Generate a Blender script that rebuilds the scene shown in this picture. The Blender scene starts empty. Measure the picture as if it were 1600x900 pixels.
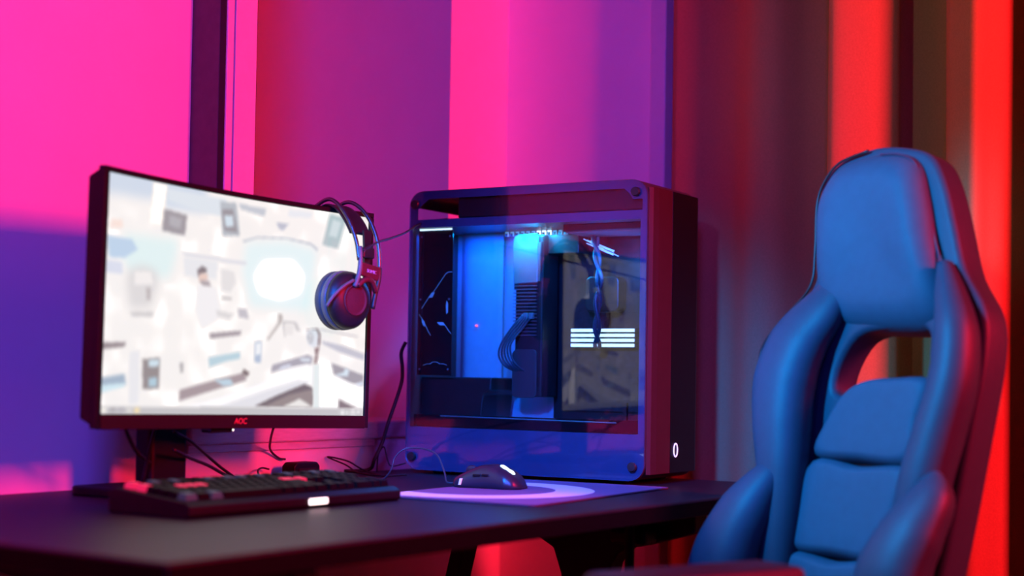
import bpy, math, random
import numpy as np
from mathutils import Vector, Matrix
random.seed(7)
rad = math.radians
SC = bpy.context.scene
COL = SC.collection

# ------------------------------------------------------------------ camera
CAM_Z = 0.945
cam_data = bpy.data.cameras.new('camera')
cam_data.sensor_width = 36.0
cam_data.lens = 36.0 * 2400.0 / 1600.0
cam_data.shift_y = 0.0345
cam_data.clip_start = 0.05
cam_data.dof.use_dof = True
cam_data.dof.focus_distance = 2.8
cam_data.dof.aperture_fstop = 1.95
cam = bpy.data.objects.new('camera', cam_data)
COL.objects.link(cam)
cam.matrix_world = Matrix.Translation((0, 0, CAM_Z)) @ Matrix.Rotation(rad(92.0), 4, 'X') @ Matrix.Rotation(0.016, 4, 'Z')
SC.camera = cam

# ------------------------------------------------------------------ view, world
SC.view_settings.view_transform = 'Standard'
SC.view_settings.look = 'None'
SC.view_settings.exposure = 0.0
SC.view_settings.gamma = 1.0
SC.view_settings.use_curve_mapping = False
world = bpy.data.worlds.new('night')
SC.world = world
world.use_nodes = True
world.node_tree.nodes['Background'].inputs[0].default_value = (0.01, 0.008, 0.02, 1)
world.node_tree.nodes['Background'].inputs[1].default_value = 0.3

# desk directions: u runs along the desk, n from the desk front to the wall
TH = rad(55.0)
def W(u, n, z=0.0):
    return Vector((math.cos(TH) * u - math.sin(TH) * n, math.sin(TH) * u + math.cos(TH) * n, z))

# ------------------------------------------------------------------ lamps of the room and added fill spots
def area_lamp(name, loc, target, color, power, sx, sy, spread=180):
    d = bpy.data.lights.new(name, 'AREA')
    d.shape = 'RECTANGLE'; d.size = sx; d.size_y = sy
    d.color = color; d.energy = power; d.spread = rad(spread)
    o = bpy.data.objects.new(name, d); COL.objects.link(o)
    o.location = loc
    o.rotation_euler = (Vector(target) - Vector(loc)).to_track_quat('-Z', 'Y').to_euler()
    return o
def spot_lamp(name, loc, target, color, power, angle, radius, blend=0.5):
    d = bpy.data.lights.new(name, 'SPOT')
    d.color = color; d.energy = power; d.spot_size = rad(angle); d.spot_blend = blend
    d.shadow_soft_size = radius
    o = bpy.data.objects.new(name, d); COL.objects.link(o)
    o.location = loc
    o.rotation_euler = (Vector(target) - Vector(loc)).to_track_quat('-Z', 'Y').to_euler()
    return o
red_lamp = area_lamp('red_light_bar', (2.16, 0.99, 1.80), (-0.2, 3.0, 1.1), (1.0, 0.012, 0.042), 165, 0.36, 0.6)
violet_lamp = spot_lamp('violet_lamp', (-0.15, -0.50, 2.05), (-0.52, 3.0, 1.25), (0.15, 0.055, 1.0), 245, 42, 0.25, 0.45)
blue_lamp = spot_lamp('blue_spot_lamp', (-0.62, 1.75, 1.62), (0.54, 2.25, 1.04), (0.0, 0.37, 1.0), 225, 42, 0.07, 0.7)
desk_fill = spot_lamp('blue_fill_spot', (-0.40, 1.00, 1.75), (0.03, 2.68, 0.92), (0.0, 0.15, 1.0), 540, 31, 0.08, 0.8)  # added fill, brightens the pad and the case side
pale_fill = spot_lamp('pale_fill_spot', (-1.0, 0.6, 2.3), (1.02, 2.75, 1.55), (0.8, 0.95, 1.0), 32, 30, 0.06, 0.9)  # added neutral fill for the curtain folds, no lamp of the room

# ------------------------------------------------------------------ materials
def mat(name, color, rough=0.5, metal=0.0, spec=0.5, emit=None, strength=0.0, grain=0.0, grain_scale=60.0, bump=0.0, bump_scale=200.0, coat=0.0, stretch=None):
    m = bpy.data.materials.new(name); m.use_nodes = True
    nt = m.node_tree; b = nt.nodes['Principled BSDF']
    b.inputs['Base Color'].default_value = (*color, 1)
    b.inputs['Roughness'].default_value = rough
    b.inputs['Metallic'].default_value = metal
    b.inputs['Specular IOR Level'].default_value = spec
    b.inputs['Coat Weight'].default_value = coat
    if emit:
        b.inputs['Emission Color'].default_value = (*emit, 1)
        b.inputs['Emission Strength'].default_value = strength
    if grain or bump:
        tc = nt.nodes.new('ShaderNodeTexCoord'); src = tc.outputs['Object']
        if stretch:
            mp = nt.nodes.new('ShaderNodeMapping'); mp.inputs['Scale'].default_value = stretch
            nt.links.new(src, mp.inputs['Vector']); src = mp.outputs['Vector']
    if grain:
        n = nt.nodes.new('ShaderNodeTexNoise'); n.inputs['Scale'].default_value = grain_scale; n.inputs['Detail'].default_value = 4
        r = nt.nodes.new('ShaderNodeValToRGB')
        lo = tuple(max(0, c * (1 - grain)) for c in color); hi = tuple(min(1, c * (1 + grain)) for c in color)
        r.color_ramp.elements[0].position = 0.3; r.color_ramp.elements[1].position = 0.7
        r.color_ramp.elements[0].color = (*lo, 1); r.color_ramp.elements[1].color = (*hi, 1)
        nt.links.new(src, n.inputs['Vector']); nt.links.new(n.outputs['Fac'], r.inputs['Fac'])
        nt.links.new(r.outputs['Color'], b.inputs['Base Color'])
    if bump:
        n2 = nt.nodes.new('ShaderNodeTexNoise'); n2.inputs['Scale'].default_value = bump_scale; n2.inputs['Detail'].default_value = 3
        bp = nt.nodes.new('ShaderNodeBump'); bp.inputs['Strength'].default_value = bump; bp.inputs['Distance'].default_value = 0.002
        nt.links.new(src, n2.inputs['Vector']); nt.links.new(n2.outputs['Fac'], bp.inputs['Height'])
        nt.links.new(bp.outputs['Normal'], b.inputs['Normal'])
    return m

def glass(name, tint, refl, ior=1.5, rough=0.0):
    """thin tinted glass: clear straight-through view plus a Fresnel mirror"""
    m = bpy.data.materials.new(name); m.use_nodes = True
    nt = m.node_tree; nt.nodes.clear()
    out = nt.nodes.new('ShaderNodeOutputMaterial'); mix = nt.nodes.new('ShaderNodeMixShader')
    fr = nt.nodes.new('ShaderNodeFresnel'); fr.inputs['IOR'].default_value = ior
    t = nt.nodes.new('ShaderNodeBsdfTransparent'); t.inputs['Color'].default_value = (*tint, 1)
    g = nt.nodes.new('ShaderNodeBsdfGlossy'); g.inputs['Color'].default_value = (*refl, 1); g.inputs['Roughness'].default_value = rough
    nt.links.new(fr.outputs['Fac'], mix.inputs['Fac']); nt.links.new(t.outputs[0], mix.inputs[1]); nt.links.new(g.outputs[0], mix.inputs[2])
    nt.links.new(mix.outputs[0], out.inputs['Surface'])
    return m

M = {}
M['wall'] = mat('painted_wall', (0.80, 0.78, 0.78), 0.85, grain=0.02, grain_scale=8, bump=0.05, bump_scale=300)
M['sill'] = mat('painted_wood_sill', (0.55, 0.52, 0.54), 0.6, grain=0.10, grain_scale=30, stretch=(1, 8, 8))
M['post'] = mat('dark_window_post', (0.07, 0.065, 0.075), 0.5, grain=0.1)
M['post_gap'] = mat('black_window_seal', (0.006, 0.005, 0.007), 0.7, grain=0.1)
M['post_white'] = mat('window_frame_paint', (0.72, 0.68, 0.70), 0.55, grain=0.02)
M['night_glass'] = mat('night_window_glass', (0.02, 0.015, 0.03), 0.12, grain=0.05)
M['floor'] = mat('dark_floor', (0.05, 0.035, 0.03), 0.4, grain=0.3, grain_scale=12, stretch=(1, 10, 1))
M['ceiling'] = mat('ceiling_paint', (0.12, 0.12, 0.13), 0.9, grain=0.03)
M['back'] = mat('far_wall_paint', (0.04, 0.04, 0.045), 0.9, grain=0.03)
M['curtain'] = mat('curtain_cloth', (0.40, 0.22, 0.09), 0.95, spec=0.1, grain=0.08, grain_scale=300, bump=0.2, bump_scale=900)
M['desk'] = mat('desk_laminate', (0.013, 0.012, 0.016), 0.46, spec=0.25, grain=0.25, grain_scale=500, bump=0.08, bump_scale=900)
M['desk_edge'] = mat('desk_edge_band', (0.002, 0.002, 0.003), 0.6, spec=0.06, grain=0.2)
M['desk_steel'] = mat('desk_black_steel', (0.004, 0.004, 0.005), 0.6, spec=0.2, grain=0.2)
M['black_plastic'] = mat('black_plastic', (0.004, 0.004, 0.006), 0.5, spec=0.2, grain=0.2, bump=0.04, bump_scale=900)
M['black_gloss'] = mat('black_gloss_plastic', (0.008, 0.008, 0.009), 0.15, grain=0.1)
M['chin'] = mat('brushed_dark_red_chin', (0.018, 0.003, 0.005), 0.5, 0.0, 0.2, grain=0.15, stretch=(2, 40, 40))
M['logo_red'] = mat('red_logo_print', (0.75, 0.03, 0.06), 0.4, emit=(0.8, 0.03, 0.06), strength=0.12, grain=0.03)
M['white_led'] = mat('white_led', (0.9, 0.9, 0.9), 0.4, emit=(1, 0.96, 0.85), strength=2.2, grain=0.01)
M['cable'] = mat('black_cable_rubber', (0.008, 0.007, 0.009), 0.5, grain=0.1)
M['cable_braid'] = mat('braided_cable', (0.03, 0.06, 0.07), 0.45, grain=0.3, grain_scale=600)
# ------------------------------------------------------------------ mesh builder
SCALE = [1.0, 1.0, 1.0]        # proportions of the thing being built, baked into its meshes
class MB:
    def __init__(self): self.v = []; self.f = []
    def add(self, vs, fs):
        o = len(self.v); self.v += [tuple(map(float, p)) for p in vs]; self.f += [tuple(i + o for i in q) for q in fs]
        return self
    def box(self, x0, x1, y0, y1, z0, z1, R=None):
        vs = [Vector((x, y, z)) for z in (z0, z1) for y in (y0, y1) for x in (x0, x1)]
        if R is not None: vs = [R @ p for p in vs]
        return self.add(vs, [(0, 2, 3, 1), (4, 5, 7, 6), (0, 1, 5, 4), (2, 6, 7, 3), (0, 4, 6, 2), (1, 3, 7, 5)])
    def prism(self, pts, axis, a0, a1):
        """closed 2D outline swept along an axis: 'x' outline is (y,z), 'y' is (x,z), 'z' is (x,y)"""
        def p3(p, a): return {'x': (a, p[0], p[1]), 'y': (p[0], a, p[1]), 'z': (p[0], p[1], a)}[axis]
        n = len(pts)
        vs = [p3(p, a0) for p in pts] + [p3(p, a1) for p in pts]
        fs = [tuple(range(n))[::-1], tuple(range(n, 2 * n))] + [(i, (i + 1) % n, (i + 1) % n + n, i + n) for i in range(n)]
        return self.add(vs, fs)
    def cyl(self, p0, p1, r0, r1=None, seg=20, cap=True):
        r1 = r0 if r1 is None else r1
        p0, p1 = Vector(p0), Vector(p1); d = (p1 - p0).normalized()
        a = d.orthogonal().normalized(); b = d.cross(a)
        ring = [(math.cos(2 * math.pi * k / seg), math.sin(2 * math.pi * k / seg)) for k in range(seg)]
        vs = [p0 + (a * c + b * s) * r0 for c, s in ring] + [p1 + (a * c + b * s) * r1 for c, s in ring]
        fs = [(i, (i + 1) % seg, (i + 1) % seg + seg, i + seg) for i in range(seg)]
        if cap: fs += [tuple(range(seg))[::-1], tuple(range(seg, 2 * seg))]
        return self.add(vs, fs)
    def lathe(self, prof, origin, axis, seg=40):
        """prof: (distance along axis, radius)"""
        o = Vector(origin); d = Vector(axis).normalized(); a = d.orthogonal().normalized(); b = d.cross(a)
        vs = []; n = len(prof)
        for k in range(seg):
            t = 2 * math.pi * k / seg; e = a * math.cos(t) + b * math.sin(t)
            vs += [o + d * h + e * r for h, r in prof]
        fs = [(k * n + i, k * n + i + 1, ((k + 1) % seg) * n + i + 1, ((k + 1) % seg) * n + i) for k in range(seg) for i in range(n - 1)]
        fs += [tuple(k * n for k in range(seg))[::-1], tuple(k * n + n - 1 for k in range(seg))]
        return self.add(vs, fs)
    def tube(self, pts, r, seg=10, smooth=6, closed=False):
        P = curve(pts, smooth, closed)
        return self.sweep(P, [(r, r)] * len(P), seg, closed)
    def sweep(self, P, rads, seg=16, closed=False, side=None, power=1.0):
        """elliptical section (half width, half thickness) carried along P; side = direction the width follows"""
        P = [Vector(p) for p in P]; n = len(P); vs = []
        prev = None
        for i in range(n):
            a = P[(i - 1) % n] if (closed or i > 0) else P[i]; c = P[(i + 1) % n] if (closed or i < n - 1) else P[i]
            t = (c - a).normalized()
            if side is not None:
                s = t.cross(Vector(side)).normalized()
            elif prev is None:
                s = t.orthogonal().normalized()
            else:
                s = (prev - t * prev.dot(t)).normalized()
            prev = s; w = t.cross(s)
            for k in range(seg):
                an = 2 * math.pi * k / seg; cc, ss = math.cos(an), math.sin(an)
                cc = math.copysign(abs(cc) ** power, cc); ss = math.copysign(abs(ss) ** power, ss)
                vs.append(P[i] + s * cc * rads[i][0] + w * ss * rads[i][1])
        m = n if closed else n - 1
        fs = [(i * seg + k, i * seg + (k + 1) % seg, ((i + 1) % n) * seg + (k + 1) % seg, ((i + 1) % n) * seg + k) for i in range(m) for k in range(seg)]
        if not closed: fs += [tuple(range(seg))[::-1], tuple(range((n - 1) * seg, n * seg))]
        return self.add(vs, fs)
    def pad(self, outline, h, base=0.0, back=0.01, rings=9, round_=0.35, dish=0.0, lean=None):
        """star-shaped cushion: outline (x,z) in the y=base plane, bulging towards -y by h"""
        cx = sum(p[0] for p in outline) / len(outline); cz = sum(p[1] for p in outline) / len(outline)
        n = len(outline); vs = [(p[0], base + back, p[1]) for p in outline]
        S = [1 - round_ * (1 - math.cos(i / rings * math.pi / 2)) for i in range(rings + 1)]
        S += [S[-1] * q for q in (0.75, 0.5, 0.25)]
        for s in S:
            d = (1 - s) / round_
            k = math.sqrt(max(0, 1 - (1 - min(1, d)) ** 2))
            inner = max(0.0, 1 - s / (1 - round_)) if s < 1 - round_ else 0
            vs += [(cx + (p[0] - cx) * s, base - h * k + dish * inner, cz + (p[1] - cz) * s) for p in outline]
        if lean: vs = [(p[0], p[1] + lean(p[2]), p[2]) for p in vs]
        R = len(S) + 1
        fs = [(r * n + i, r * n + (i + 1) % n, (r + 1) * n + (i + 1) % n, (r + 1) * n + i) for r in range(R - 1) for i in range(n)]
        fs += [tuple(range(n))[::-1], tuple(range((R - 1) * n, R * n))]
        return self.add(vs, fs)
    def build(self, name, m, parent=None, smooth=False, bevel=0.0, seg=2, loc=None, label=None, kind=None, angle=35):
        me = bpy.data.meshes.new(name); me.from_pydata([tuple(c * k for c, k in zip(p, SCALE)) for p in self.v], [], self.f); me.validate()
        import bmesh
        bm = bmesh.new(); bm.from_mesh(me); bmesh.ops.recalc_face_normals(bm, faces=bm.faces[:]); bm.to_mesh(me); bm.free()
        me.materials.append(m)
        if smooth: me.shade_smooth()
        o = bpy.data.objects.new(name, me); COL.objects.link(o)
        if parent is not None: o.parent = parent
        if loc is not None: o.location = loc
        if bevel:
            md = o.modifiers.new('bevel', 'BEVEL'); md.width = bevel; md.segments = seg; md.limit_method = 'ANGLE'; md.angle_limit = rad(angle)
            md.harden_normals = False
        if label: o['label'] = label
        if kind: o['kind'] = kind
        return o

def curve(pts, sub=6, closed=False):
    """Catmull-Rom through the points (2D or 3D)"""
    P = [np.array(p, float) for p in pts]; n = len(P); out = []
    for i in range(n if closed else n - 1):
        p0 = P[(i - 1) % n] if (closed or i > 0) else 2 * P[0] - P[1]
        p1, p2 = P[i], P[(i + 1) % n]
        p3 = P[(i + 2) % n] if (closed or i < n - 2) else 2 * P[-1] - P[-2]
        for k in range(sub):
            t = k / sub
            out.append(tuple(0.5 * (2 * p1 + (p2 - p0) * t + (2 * p0 - 5 * p1 + 4 * p2 - p3) * t * t + (3 * p1 - p0 - 3 * p2 + p3) * t ** 3)))
    if not closed: out.append(tuple(P[-1]))
    return out

def rrect(x0, x1, z0, z1, r, seg=6):
    out = []
    for cx, cz, a in ((x1 - r, z1 - r, 0), (x0 + r, z1 - r, 90), (x0 + r, z0 + r, 180), (x1 - r, z0 + r, 270)):
        out += [(cx + r * math.cos(rad(a + 90 * k / seg)), cz + r * math.sin(rad(a + 90 * k / seg))) for k in range(seg + 1)]
    return out

def holed_plate(name, outer, holes, y0, y1, m, parent, bevel=0.0, seg=2, label=None, smooth=False, xf=None):
    """plate in the x-z plane with openings"""
    import bmesh
    bm = bmesh.new(); edges = []
    for loop in [outer] + holes:
        vs = [bm.verts.new((p[0], y0, p[1])) for p in loop]
        edges += [bm.edges.new((vs[i], vs[(i + 1) % len(vs)])) for i in range(len(vs))]
    bmesh.ops.triangle_fill(bm, use_beauty=True, use_dissolve=False, edges=edges)
    bmesh.ops.dissolve_limit(bm, angle_limit=0.01, verts=bm.verts[:], edges=bm.edges[:])
    r = bmesh.ops.extrude_face_region(bm, geom=bm.faces[:])
    for e in r['geom']:
        if isinstance(e, bmesh.types.BMVert): e.co.y = y1
    for v in bm.verts:
        if xf is not None: v.co = xf @ v.co
        v.co = Vector([c * k for c, k in zip(v.co, SCALE)])
    bmesh.ops.recalc_face_normals(bm, faces=bm.faces[:])
    me = bpy.data.meshes.new(name); bm.to_mesh(me); bm.free()
    me.materials.append(m)
    if smooth: me.shade_smooth()
    o = bpy.data.objects.new(name, me); COL.objects.link(o); o.parent = parent
    if bevel:
        md = o.modifiers.new('bevel', 'BEVEL'); md.width = bevel; md.segments = seg; md.limit_method = 'ANGLE'; md.angle_limit = rad(40)
    if label: o['label'] = label
    return o

def tag(o, label, cat, group=None):
    o['label'] = label; o['category'] = cat
    if group: o['group'] = group
    return o
def thing(name, loc, rotz, label, cat, tilt=None, group=None):
    o = bpy.data.objects.new(name, None); COL.objects.link(o); o.empty_display_size = 0.05
    o.location = loc; o.rotation_euler = (0, tilt or 0, rotz)
    return tag(o, label, cat, group)
def struct(o): o['kind'] = 'structure'; return o
def text_part(name, body, size, m, parent, loc, rot, depth=0.0004, label=None):
    c = bpy.data.curves.new(name, 'FONT'); c.body = body; c.size = size; c.align_x = 'CENTER'; c.align_y = 'CENTER'
    c.extrude = depth; c.shear = 0.15 if name == 'brand_logo' else 0; c.materials.append(m); c.resolution_u = 3
    tmp = bpy.data.objects.new(name, c); COL.objects.link(tmp)
    bpy.context.view_layer.update()
    me = bpy.data.meshes.new_from_object(tmp.evaluated_get(bpy.context.evaluated_depsgraph_get()))
    bpy.data.objects.remove(tmp); bpy.data.curves.remove(c)
    me.name = name
    if not me.materials: me.materials.append(m)
    o = bpy.data.objects.new(name, me); COL.objects.link(o); o.parent = parent; o.location = loc; o.rotation_euler = rot
    if label: o['label'] = label
    return o

# ------------------------------------------------------------------ room shell (local x = u, local y = n)
def room(name, mb, m, bevel=0.0):
    o = mb.build(name, m, bevel=bevel); o.rotation_euler = (0, 0, TH)
    return struct(o)
NW, NR, UE, H = 2.029, 2.055, 2.90, 2.60         # left wall, strip wall, end wall, ceiling height
U0, N0 = -1.5, -2.1
PU, RU = 1.892, 2.683                            # window post, far reveal of the window bay
room('floor', MB().box(U0 - .1, UE + .1, N0 - .1, 3.05, -0.1, 0.0), M['floor'])
room('ceiling', MB().box(U0 - .1, UE + .1, N0 - .1, 3.05, H, H + 0.1), M['ceiling'])
room('wall_left', MB().box(U0, PU, NW, NW + 0.12, 0, H), M['wall'])
room('wall_lower', MB().box(PU, 2.405, NW, NW + 0.12, 0, 0.815).box(2.405, RU, NR, NR + 0.1, 0, 0.815), M['wall'])
room('wall_niche', MB().box(PU - .12, UE, 2.90, 3.00, 0.815, H), M['wall'])
room('wall_reveal', MB().prism([(RU, NR), (UE, NR), (UE, 2.90), (RU + 0.180, 2.90)], 'z', 0, H), M['wall'])
room('wall_right', MB().box(UE, UE + 0.1, N0, 2.2, 0, H), M['wall'])
room('wall_front', MB().box(U0, UE, N0 - 0.1, N0, 0, H), M['back'])
room('wall_behind', MB().box(U0 - 0.1, U0, N0, NW + 0.1, 0, H), M['back'])
room('wall_bay', MB().box(PU - .12, PU, NW + 0.12, 2.90, 0.815, H), M['wall'])
# deep window sill with a nosing
room('trim_1', MB().box(1.90, 2.412, NW - 0.012, 2.90, 0.815, 0.850).box(2.412, RU, NR - 0.012, 2.90, 0.815, 0.850), M['sill'], 0.004)
room('trim_2', MB().box(1.90, 2.408, NW - 0.006, NW, 0.800, 0.815), M['sill'], 0.002)
# dark window post standing off the wall, pale front face with a groove
room('window_1', MB().box(PU, 1.985, 1.959, NW + 0.12, 0.85, H), M['post'], 0.002)
room('trim_3', MB().box(PU, 1.897, 1.946, 1.959, 0.85, H), M['post_gap'])
room('trim_4', MB().box(1.8935, 1.9085, 1.941, 1.946, 0.85, H).box(1.911, 1.963, 1.939, 1.959, 0.85, H), M['post_white'], 0.001)
room('trim_5', MB().box(2.86, UE, 1.612, 1.65, 0, H), M['post_white'], 0.002)

# ------------------------------------------------------------------ curtain
prof = [(1.50, 2.16), (1.42, 2.175), (1.36, 2.155), (1.29, 2.115), (1.235, 2.125), (1.19, 2.18), (1.14, 2.195), (1.105, 2.16), (1.108, 2.10), (1.098, 2.055), (1.078, 2.043), (1.03, 2.070),
        (.985, 2.10), (.968, 2.125), (.985, 2.17), (.95, 2.195), (.905, 2.195), (.872, 2.16), (.874, 2.11), (.86, 2.075), (.83, 2.055), (.798, 2.045), (.775, 2.065), (.753, 2.09), (.748, 2.12), (.76, 2.16), (.73, 2.195), (.67, 2.195)]
n0 = .67
for k in range(4):
    prof += [(n0 - .04, 2.16), (n0 - .04, 2.11), (n0 - .07, 2.06), (n0 - .12, 2.05), (n0 - .16, 2.06), (n0 - .18, 2.11), (n0 - .17, 2.17), (n0 - .22, 2.195)]
    n0 -= .23
prof = [(0.128 + 0.961 * n, u + 0.66) for n, u in prof]
pc = curve(prof, 7)
zs = [0.02 + 2.5 * i / 24 for i in range(25)]
cm = MB(); L = len(pc)
for z in zs:
    for i, (n, u) in enumerate(pc):
        k = (z - 1.2)
        cm.v.append((u + 0.006 * math.sin(n * 31 + z * 1.3), n + 0.004 * math.sin(n * 23 + z * 1.7), z))
for j in range(len(zs) - 1):
    for i in range(L - 1):
        cm.f.append((j * L + i, j * L + i + 1, (j + 1) * L + i + 1, (j + 1) * L + i))
co = cm.build('curtain', M['curtain'], smooth=True)
co.rotation_euler = (0, 0, TH)
md = co.modifiers.new('thickness', 'SOLIDIFY'); md.thickness = 0.003; md.offset = 1
tag(co, 'long brown curtain hanging in deep folds behind the gaming chair', 'curtain')

# ------------------------------------------------------------------ desk
DZ = 0.75
desk = thing('gaming_desk', W(1.088, 1.186), TH, 'long black desk carrying the monitor and the computer case', 'desk')
dl, dd = 1.60, 0.835
MB().box(0, dl, 0, dd, DZ - 0.028, DZ).build('tabletop', M['desk'], desk, bevel=0.004, seg=3)
MB().box(0.002, dl - .002, -0.0012, -0.0001, DZ - 0.0265, DZ - 0.0035).build('edge_band', M['desk_edge'], desk); MB().box(-0.0012, -0.0001, 0.002, dd - .002, DZ - 0.0265, DZ - 0.0035).build('edge_band', M['desk_edge'], desk)
MB().box(0.25, 1.185, 0.30, 0.33, DZ - 0.062, DZ - 0.0285).build('front_rail', M['desk_steel'], desk, bevel=0.003)
MB().box(0.25, 1.20, 0.72, 0.75, DZ - 0.062, DZ - 0.0285).build('rear_rail', M['desk_steel'], desk, bevel=0.003)
def leg_frame(x):
    pts = [(0.03, 0.7215), (0.03, 0.69), (0.135, 0.660), (0.162, 0.656), (0.180, 0.643), (0.192, 0.625), (0.198, 0.60), (0.200, 0.03), (0.285, 0.03), (0.295, 0.60), (0.312, 0.645), (0.345, 0.662),
           (0.498, 0.665), (0.66, 0.03), (0.69, 0.03), (0.528, 0.665), (0.74, 0.69), (0.74, 0.7215)]
    MB().prism(pts, 'x', x - 0.022, x + 0.022).build('leg', M['desk_steel'], desk, bevel=0.004)
    MB().box(x - 0.035, x + 0.035, 0.10, 0.75, 0.0, 0.03).build('foot', M['desk_steel'], desk, bevel=0.006)
leg_frame(1.21); leg_frame(0.24)
MB().box(1.135, 1.180, 0.095, 0.165, 0.668, 0.695).build('hanging_hook', M['black_plastic'], desk, bevel=0.008, seg=3)
MB().box(1.150, 1.165, 0.12, 0.14, 0.695, 0.7215).build('hook_stem', M['desk_steel'], desk)
MB().cyl((1.120, 0.115, 0.0), (1.120, 0.115, 0.7215), 0.008).build('support_rod', M['desk_steel'], desk, smooth=False)
# ------------------------------------------------------------------ monitor
mon = thing('monitor', (-0.418, 2.442, DZ), rad(56.6), 'curved monitor showing a bright white laboratory scene, headset hung on its corner', 'monitor')
HX, SAG = 0.308, 0.028
ROLL = Matrix.Translation((0, 0, 0.29)) @ Matrix.Rotation(0.0162, 4, 'Y') @ Matrix.Translation((0, 0, -0.29))
def msag(x): return SAG * (1 - (x / HX) ** 2)
def mon_strip(x0, x1, z0, z1, y0, y1, n=24, backdrop=0.0):
    """bar of the curved housing"""
    mb = MB()
    for i in range(n + 1):
        x = x0 + (x1 - x0) * i / n; s = msag(x)
        for (y, z) in ((y0, z0), (y0, z1), (y1, z1 - backdrop), (y1, z0 + backdrop)):
            mb.v.append(tuple(ROLL @ Vector((x, y + s, z))))
    for i in range(n):
        for k in range(4): mb.f.append((i * 4 + k, i * 4 + (k + 1) % 4, i * 4 + 4 + (k + 1) % 4, i * 4 + 4 + k))
    mb.f += [(0, 1, 2, 3), (n * 4, n * 4 + 3, n * 4 + 2, n * 4 + 1)]
    return mb
ZB, ZT = 0.1067, 0.4844                       # housing bottom and top
mon_strip(-HX, HX, ZB + .002, ZT - .002, 0.006, 0.034, backdrop=0.012).build('rear_shell', M['black_plastic'], mon, bevel=0.003)
mon_strip(-HX, HX, ZT - 0.008, ZT, -0.001, 0.012).build('top_bezel', M['black_plastic'], mon, bevel=0.001)
mon_strip(-HX, -HX + 0.0115, ZB, ZT - 0.0081, -0.001, 0.012, 4).build('side_bezel', M['black_plastic'], mon, bevel=0.001)
mon_strip(HX - 0.008, HX, ZB, ZT - 0.0081, -0.001, 0.012, 4).build('side_bezel', M['black_plastic'], mon, bevel=0.001)
chin = mon_strip(-HX + 0.0116, HX - 0.0081, ZB - 0.001, ZB + 0.021, -0.002, 0.012).build('lower_bezel', M['chin'], mon, bevel=0.001, label='dark red lower bezel with a small red brand logo')
def mon_at(x, y, z): return ROLL @ Vector((x, y + msag(x), z))
text_part('brand_logo', 'AOC', 0.013, M['logo_red'], chin, mon_at(0.015, -0.0026, ZB + 0.0105), (rad(90), 0.016, 0))
p = mon_at(0.0, 0.006, ZB - 0.004)
led = MB().box(-0.035, 0.012, 0.004, 0.03, -0.004, 0.004).build('button_pod', M['black_gloss'], mon, bevel=0.003, seg=3, loc=p)
MB().lathe([(0, 0.0016), (0.001, 0.0016)], (0.0135, 0.006, 0.0), (0, -1, 0), 10).build('power_light', M['white_led'], led)
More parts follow.
